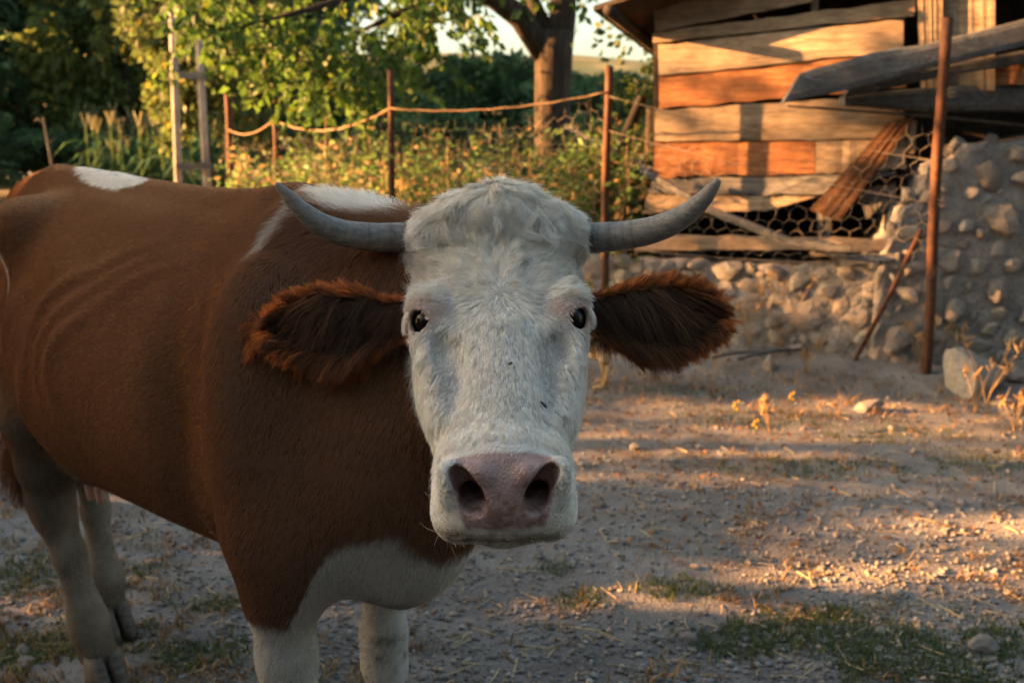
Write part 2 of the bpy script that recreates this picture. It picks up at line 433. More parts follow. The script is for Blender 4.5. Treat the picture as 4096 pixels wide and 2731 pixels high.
def in_headbox(P, grow=0.0):
    q = w2h(P); g = grow
    return (np.abs(q[:, 0]) < .40+g) & (q[:, 1] > -.30-g) & (q[:, 1] < .36+g) & (q[:, 2] > -.27-g) & (q[:, 2] < .14+g) 
def build_cow_mesh():
    # head, 2.6 mm; work in the head frame
    Vh, Qh = surface_nets(lambda P: f_cow_w(h2w(P).astype(f32), True), (-.40, -.30, -.27), (.40, .36, .14), .0027, coarse=4, band=2.0)
    Vh = h2w(laplace(Vh, Qh, 1))
    # body, 9 mm, body frame, without what the head mesh already covers
    Vb, Qb = surface_nets(lambda P: f_body(P.astype(f32)), (-1.62, -.50, .045), (.62, .50, 1.40), .0085, coarse=4, band=2.0)
    Vb = b2w(laplace(Vb, Qb, 5))
    hid = in_headbox(Vb, -.02); keep = ~hid[Qb].all(1); Qb = Qb[keep]
    V = np.concatenate([Vh, Vb]); Q = np.concatenate([Qh, Qb+len(Vh)])[:, ::-1]      # both frames are mirrored: flip the winding outward
    used = np.zeros(len(V), bool); used[Q] = True; remap = np.cumsum(used)-1
    return V[used], remap[Q], int(used[:len(Vh)].sum())
# ---------------------------------------------------------------- coat colours, fur, and the cow's parts
WHITE = np.array((.86, .825, .775)); BROWN = np.array((.212, .080, .026)); DARK = np.array((.090, .034, .013)); RIM_GLOW = np.array((.42, .135, .030))  # the orange is backlit glow painted into the ear-edge hair
PINK = np.array((.36, .235, .22)); TAN = np.array((.29, .22, .165)); DIRT = np.array((.12, .085, .055))
def parts_of(P):
    """head / ear / body by nearest part"""
    fb = f_body(w2b(P).astype(f32)); fh = f_head(w2h(P).astype(f32))
    fe = np.minimum(f_ear(P, -1), f_ear(P, 1))
    return fb, fh, fe
def lerp(a, b, t): return a+(b-a)*t[:, None]
def coat(P):
    b = w2b(P); h = w2h(P); s, r, z = b.T; x, a, n = h.T; ax = np.abs(x)
    nz = vnoise(P, 9, 1)*.5+vnoise(P, 28, 2)*.4+vnoise(P, 80, 3)*.35+vnoise(P, 190, 4)*.2
    fb, fh, fe = parts_of(P)
    C = np.tile(BROWN, (len(P), 1))*(1+.10*nz)[:, None]
    C = lerp(C, C*.75, sm(.85-z, -.1, .25)*(s > -.7))  # low front of the coat darkened: shade put into the colour
    # white patches on the body (ragged by noise)
    def put(col, m): nonlocal C; C = lerp(C, np.tile(col, (len(P), 1)) if np.ndim(col) == 1 else col, np.clip(m, 0, 1))
    d = np.sqrt(((s-.155)/.105)**2+((r+.01)/.062)**2)+nz*.25; put(WHITE, (1-sm(d, .85, 1.1))*(z > 1.15))
    d = np.sqrt(((s+.82)/.24)**2+((r-.005-.12*(s+.87))/.045)**2)+nz*.35; put(WHITE, (1-sm(d, .85, 1.1))*(z > 1.2))
    put(WHITE*.85, (1-sm(np.abs(s-.128+.01*nz), .004, .014))*sm(r, .05, .08)*(1-sm(r, .14, .185))*(z > 1.15)*.7)
    put(WHITE*.8, (1-sm(np.abs(s+.905+.01*nz), .004, .016))*sm(r, .17, .19)*sm(z, 1.0, 1.08)*(1-sm(z, 1.18, 1.23))*.8)
    zb = np.interp(r, [-.25, -.15, .016, .07, .10, .125, .157, .170, .178, .188], [.70, .765, .77, .805, .835, .82, .79, .76, .64, .50])
    put(WHITE*.72, sm(zb-z+.012*nz, -.008, .008)*sm(s, .12, .2))
    inner = sm(.165-r, 0, .02)*sm(s, .0, .05)*(r > 0)*sm(.76-z, 0, .03); put(WHITE*.72, inner)
    put(WHITE*.72, sm(.70-z+.012*nz, -.008, .008)*(r < 0)*sm(s, -.25, -.2))
    put(WHITE*.76, sm(.64-z+.014*nz, -.008, .008)*(s > -.4))
    bel = sm(.665-z, 0, .02)*sm(-.05-s, 0, .1)*(1-sm(np.abs(r), .1, .2)); put(TAN, bel*.7)
    hind = sm(-.78-s, 0, .05); put(TAN*(.8+.35*nz[:, None]), hind*sm(.66-z+.05*nz, 0, .12))
    put(DIRT*(1+.4*nz[:, None]), hind*sm(.80-z+.06*nz, 0, .06)*sm(z-.50+.05*nz, 0, .06)*.85*sm(nz, -.4, .1))
    put(DIRT*.8, hind*sm(-(s+1.05), 0, .02)*(r > 0)*sm(.6-z, 0, .05)*sm(z, .42, .46)*.8)
    put(np.array((.44, .37, .29))*(.85+.3*nz[:, None]), hind*sm(.44-z+.04*nz, 0, .08)*.8)
    put(DIRT*1.2, (s < -.7)*sm(.16-z, -.02, .05)*.7)
    put(DIRT, (r < 0)*(s > -.4)*sm(.47-z+.04*nz, 0, .03)*sm(nz+.1, -.1, .3)*.8)
    # underside of the brisket is soiled
    put(TAN*.55, sm(.70-z+.03*nz, 0, .03)*sm(s, .16, .22)*(1-sm(r, .09, .12))*.6)
    # head: white face, coloured nose, lids
    isface = (sm(fb-fh, -.012, .010))*sm(n+.01*nz, -.185, -.165)*sm(a, -.30, -.27)
    isface = np.maximum(isface, sm(a, .02, .06)*(fh < fb+.02))
    yc = .028-.675*a+.735*n
    Wt = np.tile(WHITE, (len(P), 1))*(1+.07*nz)[:, None]
    put(Wt, isface)
    face = isface > .5
    pad = face*sm(a, .226, .232)*sm(-yc, .122, .127)*(1-sm(-yc, .208, .216))*(1-sm(ax, np.interp(-yc, [.12, .14, .165, .19, .215], [.048, .055, .056, .050, .043]), np.interp(-yc, [.12, .14, .165, .19, .215], [.048, .055, .056, .050, .043])+.004))
    spots = sm(vnoise(P, 150, 5)*.6+vnoise(P, 320, 6)*.4, -.02, .25)*np.interp(-yc, [.12, .16, .20, .215], [.3, .55, .9, 1.0])
    put(PINK*(1+.15*nz[:, None]), pad); put(np.array((.20, .105, .075)), pad*spots*.95)
    vv_ = np.array((0, .555, -.83)); ww_ = np.array((0, .83, .555)); l1 = np.array((-.60, 0, 0))+.80*vv_; l1 /= np.linalg.norm(l1); l2 = np.cross(l1, ww_)
    qn = (np.stack([ax, a, n], 1)-np.array((.0430, .264, -.014)))@np.stack([l1, l2, ww_], 1); en = np.sqrt((qn[:, 0]/.028)**2+(qn[:, 1]/.0132)**2)
    inn = (1-sm(en, .92, 1.08))*(a > .22)*face; pad = np.maximum(pad, inn)
    put(np.array((.17, .085, .065)), inn*.9); hol = np.sqrt((ax-.036)**2+(a-.262)**2+(n+.036)**2); put(np.array((.07, .030, .024)), inn*(1-sm(hol, .012, .024)))
    put(np.array((.30, .22, .15)), face*sm(-yc, .205, .222)*sm(a, .17, .2)*(.25+.6*sm(nz, -.2, .5)))
    ed = np.sqrt((ax-EYE_C[0])**2+(a-EYE_C[1])**2+(n-EYE_C[2])**2)
    put(np.array((.60, .40, .33)), face*(1-sm(ed, .030, .042))*.7); put(np.array((.05, .03, .025)), (1-sm(ed, .0245, .0270)))
    # ears
    for sgn in (-1, 1):
        q = ear_local(P, sgn); u, v, wz = q.T
        m = ((fe < fh+.004) & (fe < .03) & (np.sign(x) == sgn)).astype(float)*sm(u, -.05, .10)
        uc = np.clip(u, 0, 1); vn = np.where(v > 0, v/ear_top(uc), -v/ear_bot(uc)); edge = np.maximum(vn, sm(u, .8, 1.0))
        put(lerp(np.tile(DARK, (len(P), 1)), np.tile(BROWN, (len(P), 1)), sm(edge, .55, .95)), m)
    return C, face, pad, fb, fh, fe
HAIR_MATS = {}
def hair_mat(name, rough=.45, trans=.30, gloss=.10):
    g = NG(name); at = g.n('Attribute', attribute_name='hcol')
    d = g.n('BsdfDiffuse'); g.l(at.outputs['Color'], d.inputs['Color'])
    t = g.n('BsdfTranslucent'); g.l(at.outputs['Color'], t.inputs['Color'])
    m1 = g.n('MixShader'); m1.inputs[0].default_value = trans; g.l(d.outputs[0], m1.inputs[1]); g.l(t.outputs[0], m1.inputs[2])
    h = g.n('BsdfHair', component='Reflection'); h.inputs['RoughnessU'].default_value = rough; h.inputs['RoughnessV'].default_value = .6
    h.inputs['Color'].default_value = (.6, .55, .5, 1)
    m2 = g.n('MixShader'); m2.inputs[0].default_value = gloss; g.l(m1.outputs[0], m2.inputs[1]); g.l(h.outputs[0], m2.inputs[2])
    g.l(m2.outputs[0], g.out.inputs[0]); return g.m
def hair_object(name, paths, rad, cols, mat, parent, taper=.85):
    N, k, _ = paths.shape
    hc = bpy.data.hair_curves.new(name); hc.add_curves([k]*N)
    hc.attributes['position'].data.foreach_set('vector', np.ascontiguousarray(paths, np.float32).ravel())
    ra = hc.attributes.get('radius') or hc.attributes.new('radius', 'FLOAT', 'POINT')
    t = np.linspace(0, 1, k); rr = np.asarray(rad)[:, None]*(1-taper*t**1.5)[None, :]
    ra.data.foreach_set('value', np.ascontiguousarray(rr, np.float32).ravel())
    ca = hc.attributes.new('hcol', 'FLOAT_COLOR', 'CURVE')
    ca.data.foreach_set('color', np.concatenate([cols, np.ones((N, 1))], 1).astype(np.float32).ravel())
    hc.materials.append(mat)
    o = bpy.data.objects.new(name, hc); link(o, parent); o['kind'] = 'stuff'; return o
def unit(v): return v/np.maximum(np.linalg.norm(v, axis=1, keepdims=True), 1e-9)
def grow(root, nrm, dirv, L, k=5, lift=.3, droop=None, wave=0.0, wfreq=2.0, clump=0, cstr=.6, cpow=1.3, rnd=.15, seed=0, sink=0.0):
    rg = np.random.default_rng(seed); N = len(root)
    T = dirv-nrm*(dirv*nrm).sum(1, keepdims=True); T = unit(T)
    B = np.cross(nrm, T); T = unit(T+rg.normal(0, rnd, (N, 1))*B)
    lift = np.broadcast_to(np.asarray(lift, float), (N,))*rg.uniform(.35, 1.9, N); wave = np.broadcast_to(np.asarray(wave, float), (N,))
    ph = vnoise(root, 35, seed+3)*math.pi*2+rg.normal(0, .4, N)
    p = root.copy()-nrm*.0006; out = [p.copy()]; st = (L/(k-1))[:, None]
    for i in range(k-1):
        t = i/(k-1)
        d = T*np.cos(lift*(1-t))[:, None]+nrm*(np.sin(lift)*(1-1.5*t))[:, None]+B*(wave*np.sin(ph+wfreq*2*math.pi*t))[:, None]
        if droop is not None: d = d+droop*t
        d = unit(d+rg.normal(0, rnd*.35, (N, 3))); p = p+d*st; out.append(p.copy())
    X = np.stack(out, 1); grow.G = np.arange(N)
    if clump:
        g = rg.choice(N, clump, replace=False); kd = kdtree.KDTree(clump)
        for j, q in enumerate(g): kd.insert(Vector(root[q]), j)
        kd.balance(); near = np.fromiter((kd.find(q)[1] for q in root), int, N); G = g[near]; grow.G = near
        t = np.linspace(0, 1, k)[None, :, None]; sg = (cstr*rg.uniform(.5, 1.0, N))[:, None, None]*t**cpow
        X = X*(1-sg)+X[G]*sg
    return X
def locks(root, nrm, dirv, L, per, spread, k=9, lift=.3, droop=None, wave=.4, wfreq=1.0, rnd=.15, conv=.75, seed=0):
    """guide strands, each with a bundle of hairs converging to its tip"""
    rg = np.random.default_rng(seed); G = grow(root, nrm, dirv, L, k, lift, droop, wave, wfreq, 0, rnd=rnd, seed=seed); n = len(root)
    off = rg.normal(0, 1, (n, per, 3)); off -= nrm[:, None]*(off*nrm[:, None]).sum(2, keepdims=True); off *= np.broadcast_to(np.asarray(spread, float), (n,))[:, None, None]*.5
    t = np.linspace(0, 1, k); ln = rg.uniform(.7, 1.05, (n, per))
    X = np.zeros((n, per, k, 3)); wob_ = rg.normal(0, 1, (n, per, 3))
    for i in range(k):
        tt = np.clip(t[i]*ln, 0, 1)*(k-1); j = np.minimum(tt.astype(int), k-2); fr = (tt-j)[..., None]; idx = np.arange(n)[:, None]
        X[:, :, i] = G[idx, j]*(1-fr)+G[idx, j+1]*fr+off*(1-conv*t[i]**.8)+wob_*(L[:, None, None]*.10)*t[i]**1.3
    return X.reshape(-1, k, 3), np.repeat(np.arange(n), per)
def sample_mesh(V, Q, w, N, seed):
    rg = np.random.default_rng(seed)
    T = np.concatenate([Q[:, [0, 1, 2]], Q[:, [0, 2, 3]]]); wt = np.concatenate([w, w])
    A, B, C = V[T[:, 0]], V[T[:, 1]], V[T[:, 2]]
    nr = np.cross(B-A, C-A); ar = np.linalg.norm(nr, axis=1)*.5; pr = ar*wt; pr = pr/pr.sum()
    i = rg.choice(len(T), N, p=pr); u, v = rg.random(N), rg.random(N); fl = u+v > 1; u[fl] = 1-u[fl]; v[fl] = 1-v[fl]
    return A[i]+(B-A)[i]*u[:, None]+(C-A)[i]*v[:, None], T[i, 0]
def build_cow(nface=105000, nbody=470000, near=60000):
    cow = empty('cow', tuple(B0))
    tag(cow, 'brown cow with white face, curved grey horns and white brisket, looking ahead', 'cow')
    inv = lambda o: setattr(o, 'matrix_parent_inverse', Matrix.Translation(-Vector(o.parent.location)))
    V, Q, nh = build_cow_mesh()
    C, face, pad, fb, fh, fe = coat(V)
    SK = np.where((pad > .3)[:, None], C, np.where(face[:, None], C*(np.array((.52, .50, .49))+.25*sm(w2h(V)[:, 1], .15, .2)[:, None]), C*.62)); me = fast_mesh('body', V, Q, True); vcol(me, 'coat', np.concatenate([SK, np.clip(pad, 0, 1)[:, None]], 1))  # hide darkened beneath the hair: strand shade put into its colour
    g = NG('cow_hide'); at = g.n('Attribute', attribute_name='coat')
    co = g.coord('Object'); ns = g.noise(co, 60, 5, .6)
    col = g.mix(1.0, at.outputs['Color'], g.ramp(ns, [(.3, .78), (.7, 1.08)]), 'MULTIPLY')
    vo = g.n('TexVoronoi'); vo.inputs['Scale'].default_value = 330; g.l(co, vo.inputs['Vector']); pb = g.mix(.35, vo.outputs['Distance'], g.noise(co, 420, 3))
    wet = g.n('MapRange'); g.l(at.outputs['Alpha'], wet.inputs[0]); wet.inputs[3].default_value = .95; wet.inputs[4].default_value = .36
    g.pbr(col, wet.outputs[0], g.bump(pb, .5, .003), spec=.3)
    sp = g.n('MapRange'); g.l(at.outputs['Alpha'], sp.inputs[0]); sp.inputs[3].default_value = .03; sp.inputs[4].default_value = .45; g.l(sp.outputs[0], g.b.inputs['Specular IOR Level'])
    body = obj('body', me, g.m, cow); inv(body)
    # smooth vertex normals
    Nn = np.zeros(len(V)*3, np.float32)
    me.vertices.foreach_get('normal', Nn); NV = Nn.reshape(-1, 3).astype(float)
    hm = hair_mat('coat_hair', .5, .38, .06); em = hair_mat('ear_hair', .4, .58, .05)
    bm_ = hair_mat('body_hair', .5, .25, .12)
    h = w2h(V); isear = (fe < fh+.002) & (fe < .02)
    fq = lambda m: m[Q].mean(1)
    # ---------- face and head hair
    ed = np.sqrt((np.abs(h[:, 0])-EYE_C[0])**2+(h[:, 1]-EYE_C[1])**2+(h[:, 2]-EYE_C[2])**2)
    inhead = np.zeros(len(V)); inhead[:nh] = 1
    mouth = (np.abs(h[:, 2]+.085+.22*np.clip(np.abs(h[:, 0])-.02, 0, 1)) < .006) & (np.abs(h[:, 0]) < .05) & (h[:, 1] > .22)
    wF = fq(inhead*(~isear)*(pad < .4)*(~mouth)*(ed > .0285)*np.where(face, 1.0+1.2*sm(h[:, 1], .15, .20), .0)*(h[:, 2] > -.26))
    P, vi = sample_mesh(V, Q, wF, nface, 1); nn = NV[vi]
    hp = w2h(P); x, a, n = hp.T; ax = np.abs(x); sg = np.sign(x)
    d0 = np.stack([x-.0007, a+.053], 1); rad = np.linalg.norm(d0, axis=1)+1e-6
    rdir = d0/rad[:, None]
    down = np.stack([x*5.0, np.ones_like(x)], 1); down /= np.linalg.norm(down, axis=1)[:, None]
    wdn = sm(a, -.045, .03); v2 = rdir*(1-wdn)[:, None]+down*wdn[:, None]
    # above the whorl hair sweeps up and outward in waves; on the poll it falls forward
    upv = np.stack([x*7, -np.ones_like(x)*.8], 1); upv /= np.linalg.norm(upv, axis=1)[:, None]
    wu = sm(-a, .075, .11); v2 = v2*(1-wu)[:, None]+upv*wu[:, None]
    fore = sm(-(a+.030*vnoise(P, 16, 66)+.012*vnoise(P, 45, 67)), .145, .18); fv = np.stack([x*9+.25*np.sin(x*90), np.ones_like(x)], 1); fv /= np.linalg.norm(fv, axis=1)[:, None]
    v2 = v2*(1-fore)[:, None]+fv*fore[:, None]
    boss = sm(ax, .095, .115)*sm(-a, .14, .165); bv = np.stack([sg*1.0, .5+0*x], 1); v2 = v2*(1-boss)[:, None]+bv*boss[:, None]
    wob = (vnoise(P, 22, 11)*.55+vnoise(P, 55, 12)*.35)*(.20+.95*sm(-a, .03, .10))*sm(rad, .01, .04)
    ca, sa = np.cos(wob), np.sin(wob); v2 = np.stack([v2[:, 0]*ca-v2[:, 1]*sa, v2[:, 0]*sa+v2[:, 1]*ca], 1)
    side = sm(ax, .085, .115)*sm(a, -.10, -.02)
    dh = np.stack([v2[:, 0], v2[:, 1], -.25*side], 1)
    dw = dh@MHEAD.T
    notface = ~(face[vi]); dw[notface] = np.array((-.25, .15, -1.0))
    L = .0150+.003*sm(-a, -.2, 0)+.009*sm(-a, .01, .09)+.006*fore*(1-boss)
    L = L*np.interp(a, [-.3, .1, .17, .21], [1, 1, .8, .5]); L[notface] = .022; L = L*np.random.default_rng(5).uniform(.7, 1.2, len(L))
    L *= np.where(ed[vi] < .038, .45, 1)
    lift = .08+.04*sm(-a, .02, .10)+.04*fore
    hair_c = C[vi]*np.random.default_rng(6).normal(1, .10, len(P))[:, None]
    warm = np.clip(vnoise(P, 40, 21)*.5+.5, 0, 1)*sm(-a, .03, .1)*.45; hair_c = lerp(hair_c, hair_c*np.array((1.0, .90, .76)), warm)
    soil = sm(vnoise(P, 65, 22)+vnoise(P, 160, 23)*.5, .35, .9)*np.where(face[vi], 1, 0)*.28; hair_c = lerp(hair_c, np.tile(np.array((.36, .33, .30)), (len(P), 1)), soil)
    gr = np.zeros((len(P), 3)); gr[:, 2] = -.55; 
    X = grow(P, nn, dw, L, k=6, lift=lift, droop=gr*(fore+.3*boss)[:, None], wave=.08+.55*sm(-a, .03, .10)-.1*fore, wfreq=1.0, clump=15000, cstr=.80, cpow=.8, rnd=.10, seed=2)
    cv = np.random.default_rng(13).normal(1.0, .13, 15000).clip(.6, 1.2)[grow.G]; hair_c = (hair_c*cv[:, None]).clip(0, .92)  # clump tones painted in for the shading between clumps
    inv(hair_object('face_coat', X, np.full(len(P), .00038)+.00012*(a < -.05), hair_c, hm, body))
    # ---------- locks: wavy on forehead, poll and horn bases; short and sleek down the nose
    rg = np.random.default_rng(17)
    def lock_set(sel, wgt, nl, per, L_, spread, lf, dpf, wv_, nm, seed, conv=.75, jit=.2):
        pool = np.flatnonzero(sel); pr = wgt[pool]; pk = rg.choice(pool, nl, replace=False, p=pr/pr.sum())
        X, gi = locks(P[pk], nn[pk], dw[pk]+rg.normal(0, jit, (len(pk), 3)), L_[pk]*rg.uniform(.75, 1.25, len(pk)), per, spread, k=8, lift=lf[pk], droop=gr[pk]*dpf[pk][:, None], wave=wv_*(.6+.8*rg.random(len(pk))), wfreq=.9, rnd=.10, conv=conv, seed=seed)
        lc = C[vi][pk][gi]*(rg.normal(1, .11, len(pk)).clip(.62, 1.12)[gi]*rg.normal(1, .07, len(X)))[:, None]; wm = rg.random(len(pk))[gi]*.45; lc = lerp(lc, lc*np.array((1.0, .92, .80)), wm).clip(0, .92)
        inv(hair_object(nm, X, np.full(len(X), .00040), lc, hm, body))
    fc = face[vi]; one = np.ones(len(P))
    lock_set((a < -.135) & (ax < .135) & (n > -.07) & fc, .4+.6*sm(n, -.06, 0), 480, 70, (.032+.006*fore)*(1-.35*boss), .0095, .06+.03*fore, .15+.20*fore+.2*boss, .50, 'forelock', 18, conv=.45)
    lock_set((a >= -.15) & (a < -.045) & (ax < .115) & (n > -.08) & fc & (rad > .006), one, 1100, 38, .020+.010*sm(-a, .05, .11), .0070, .09+.06*sm(-a, .05, .12), .15*one, .50, 'forehead_locks', 28, conv=.45)
    lock_set((a >= -.06) & (a < .205) & (n > -.16) & fc & (ed[vi] > .045), one, 5200, 14, .0145+.003*one, .0032, .05*one, .05*one, .12, 'nose_locks', 38, conv=.6, jit=.10)
    # ---------- ears
    wE = fq(isear.astype(float)*inhead); P, vi = sample_mesh(V, Q, wE, near, 3); nn = NV[vi]
    rg = np.random.default_rng(8); N = len(P); D = np.zeros((N, 3)); L = np.zeros(N); lift = np.zeros(N); col = np.zeros((N, 3)); dr = np.zeros((N, 3))
    sgn = np.where(w2h(P)[:, 0] < 0, -1, 1)
    for s_ in (-1, 1):
        m = sgn == s_; q = ear_local(P[m], s_); M = EARS[s_][1]; u, v, wz = q.T; uc = np.clip(u, 0, 1)
        tp, bt_ = ear_top(uc), ear_bot(uc); vn = np.where(v > 0, v/tp, v/bt_); edge = np.maximum(np.abs(vn), sm(u, .75, 1.0))
        front = (nn[m]@M[:, 2]) > 0.05
        inner = front & (edge < .86)
        dl = np.stack([.85+0*u, vn*.9-.15, 0*u], 1)                        # outward along the blade
        swe = np.stack([.55*np.clip(1-vn, 0, 1)+.15+.3*u, -1.0+.75*sm(u, .45, .85)+.3*np.clip(vn, 0, 1), .15+0*u], 1)  # long hair falling inside
        dl = np.where(inner[:, None], swe, dl)
        ed_ = (np.abs(vn) > .80); dl[ed_] = np.stack([.45+.4*u, np.sign(vn)*.9-.15, .05+0*u], 1)[ed_]
        D[m] = dl@M.T
        LL = np.where(inner, .040+.032*(1-sm(u, .35, .75))+.010*rg.random(len(u)), .020+0*u)
        LL = np.where(edge > .80, .022+.010*rg.random(len(u))+.010*(vn < 0), LL)
        LL *= np.interp(u, [-.1, .12, .35], [.35, .55, 1.0])
        L[m] = LL*rg.uniform(.65, 1.15, len(u)); lift[m] = np.where(inner, .40, .30)
        dr[m] = np.array((0, 0, -.55))*np.where(inner | (vn < -.5), 1, .15)[:, None]
        cc = lerp(np.tile(DARK*1.2, (len(u), 1)), np.tile(RIM_GLOW*1.15, (len(u), 1)), sm(edge, .66, .95))  # light glowing through the ear edge is put into the hair colour
        cc = lerp(cc, np.tile(BROWN*.9, (len(u), 1)), (inner*(1-sm(u, .3, .6)))*.55)
        col[m] = cc*rg.normal(1, .18, (len(u), 1)).clip(.5, 1.6)
    X = grow(P, nn, D, L, k=7, lift=lift, droop=dr, wave=.12, wfreq=.6, clump=3200, cstr=.72, cpow=1.0, rnd=.13, seed=4)
    cv = np.random.default_rng(14).lognormal(0, .35, 3200).clip(.4, 2.2)[grow.G]; col = (col*cv[:, None]).clip(0, .8)
    inv(hair_object('ear_hair', X, np.full(N, .00050), col, em, body))
    for s_ in (-1, 1):
        root0, M, Lr = EARS[s_]; rg = np.random.default_rng(60+s_); n_ = 420
        uu = rg.uniform(.02, .60, n_); vv = ear_top(uu)*rg.uniform(-.1, .95, n_); ww = .026*np.clip(vv/ear_top(uu), 0, 1)**2*(1-.5*uu)-.002
        rt = root0+np.stack([uu*Lr, vv, ww], 1)@M.T; nv = np.tile(M[:, 2], (n_, 1)); dl = np.stack([.45+.5*uu, -.75+.45*uu+.25*rg.normal(0, 1, n_)*.5, .1+0*uu], 1)@M.T
        X, gi = locks(rt, nv, dl, rg.uniform(.045, .105, n_)*np.interp(uu, [0, .15, .35], [.5, .7, 1.0]), 17, .009, k=9, lift=.34, droop=np.array((0, 0, -.75)), wave=.18, wfreq=.5, rnd=.20, conv=.25, seed=62+s_)
        lc = np.tile(np.array((.13, .060, .030)), (len(X), 1))*(rg.lognormal(0, .40, n_).clip(.4, 2.6)[gi]*rg.normal(1, .12, len(X)))[:, None]
        inv(hair_object('ear_fringe', X, np.full(len(X), .00036), lc.clip(0, .6), em, body))
    # ---------- body
    notin = 1-in_headbox(V, -.03).astype(float)*inhead
    wB = np.ones(len(V)); wB[:nh] = ((~face) & (~isear))[:nh]; b = w2b(V)
    wB *= np.interp(b[:, 1], [-.15, -.03, .04], [.03, .25, 1.0])*np.interp(b[:, 2], [.3, .5, .7], [.5, .8, 1.0])
    P, vi = sample_mesh(V, Q, fq(wB), nbody, 9); nn = NV[vi]; b = w2b(P)
    D = np.stack([-.75+0*b[:, 0], .0*b[:, 0], -.65-.6*sm(b[:, 0], 0, .3)], 1)
    wb = vnoise(P, 5, 31)*.25; D[:, 0] += wb; D[:, 2] -= wb*.6
    D = D@MBODY.T
    L = (.0150+.014*sm(b[:, 2], 1.20, 1.27)*sm(b[:, 0], .03, .08)+.006*sm(b[:, 0], .1, .3))*np.random.default_rng(2).uniform(.7, 1.2, len(P))
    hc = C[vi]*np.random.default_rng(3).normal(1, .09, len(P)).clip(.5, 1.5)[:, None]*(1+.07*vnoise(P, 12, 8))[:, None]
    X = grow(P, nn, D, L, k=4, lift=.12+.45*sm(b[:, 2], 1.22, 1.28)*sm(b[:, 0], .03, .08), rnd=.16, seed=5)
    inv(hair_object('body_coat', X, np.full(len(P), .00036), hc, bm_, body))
    # ---------- horns
    g = NG('horn'); co = g.coord('Object'); at = g.n('Attribute', attribute_name='along')
    st = g.noise(g.coord('Object', (4, 26, 26)), 6.0, 6, .7, .5); fine = g.noise(co, 260, 4, .7)
    ring = g.n('TexNoise', noise_dimensions='1D'); ring.inputs['Scale'].default_value = 26; ring.inputs['Detail'].default_value = 3; g.l(at.outputs['Fac'], ring.inputs['W'])
    base = g.ramp(st, [(.25, (.10, .09, .084)), (.5, (.215, .195, .178)), (.75, (.36, .33, .29))])
    base = g.mix(g.ramp(at.outputs['Fac'], [(.55, 0.0), (1.0, .8)]), base, (.26, .20, .16))
    base = g.mix(g.ramp(at.outputs['Fac'], [(.0, .75), (.5, .15)]), base, g.ramp(ring.outputs['Fac'], [(.38, .45), (.55, 1.1)]), 'MULTIPLY')
    base = g.mix(.35, base, g.ramp(fine, [(.3, .3), (.7, 1.0)]), 'MULTIPLY')
    bh = g.mix(.5, ring.outputs['Fac'], fine)
    g.pbr(base, g.ramp(st, [(.3, .38), (.7, .62)]), g.bump(bh, .55, .004), spec=.4); hornm = g.m
    for sgn, pts in ((-1, [(975, 548, 1.475), (925, 546, 1.465), (860, 545, 1.45), (790, 536, 1.43), (735, 514, 1.41), (692, 482, 1.395), (660, 448, 1.385), (634, 423, 1.38)]),
                     (1, [(1310, 548, 1.475), (1370, 546, 1.465), (1440, 540, 1.45), (1510, 525, 1.43), (1570, 497, 1.41), (1612, 462, 1.395), (1636, 433, 1.385), (1651, 413, 1.38)])):
        K = np.array([atD(*p) for p in pts]); rr = np.array([.0228, .0222, .0208, .0192, .0162, .0126, .0088, .0042])
        # Catmull-Rom
        def cr(A, m=12):
            o = []
            for i in range(len(A)-1):
                p0, p1, p2, p3 = A[max(i-1, 0)], A[i], A[i+1], A[min(i+2, len(A)-1)]
                for j in range(m):
                    t = j/m; o.append(.5*((2*p1)+(-p0+p2)*t+(2*p0-5*p1+4*p2-p3)*t*t+(-p0+3*p1-3*p2+p3)*t**3))
            o.append(A[-1]); return np.array(o)
        path = cr(K); rs = cr(rr[:, None])[:, 0]; m = MB(); nn_ = len(path)
        al = np.linspace(0, 1, nn_)
        rs = rs*(1+.016*np.sin(al*95+sgn)*np.exp(-al*4)+.008*np.sin(al*41))
        path = np.vstack([path, path[-1]+(path[-1]-path[-2])*.6, path[-1]+(path[-1]-path[-2])*.9]); rs = np.append(rs, [.0032, .0012])
        m.tube(path, list(rs), 26); hme = m.mesh('horn', True)
        aa = hme.attributes.new('along', 'FLOAT', 'POINT'); aa.data.foreach_set('value', np.repeat(np.linspace(0, 1, len(path)), 26).astype(np.float32))
        inv(obj('horn', hme, hornm, cow))
    # ---------- eyes and lashes
    g = NG('eye'); nrm = g.coord('Object')
    gr_ = g.n('TexNoise'); gr_.inputs['Scale'].default_value = 60; g.l(nrm, gr_.inputs['Vector'])
    g.pbr(g.ramp(gr_.outputs['Fac'], [(.3, (.004, .0035, .004)), (.7, (.010, .008, .007))]), .16, spec=.12); g.b.inputs['Coat Weight'].default_value = 0.0
    for sgn in (-1, 1):
        bm = bmesh.new(); bmesh.ops.create_uvsphere(bm, u_segments=32, v_segments=20, radius=EYE_R)
        for f in bm.faces: f.smooth = True
        mm = bpy.data.meshes.new('eyeball'); bm.to_mesh(mm); bm.free()
        eo = obj('eyeball', mm, g.m, cow); inv(eo); eo.location = tuple(h2w((sgn*EYE_C[0], EYE_C[1], EYE_C[2])))
        rg = np.random.default_rng(40+sgn); n_ = 260; t = rg.uniform(-1, 1, n_)
        # along the upper lid
        dv = np.stack([.80-.15*t*t, -.50+.05*rg.random(n_), .42*t+.25], 1); dv = unit(dv)*(EYE_R+.0065)
        hp = np.stack([sgn*(EYE_C[0]+dv[:, 0]), EYE_C[1]+dv[:, 1], EYE_C[2]+dv[:, 2]], 1)
        rt = h2w(hp); nv = h2w(np.stack([hp[:, 0]+sgn*.8, hp[:, 1]-.1, hp[:, 2]+.3], 1))-rt; nv = unit(nv)
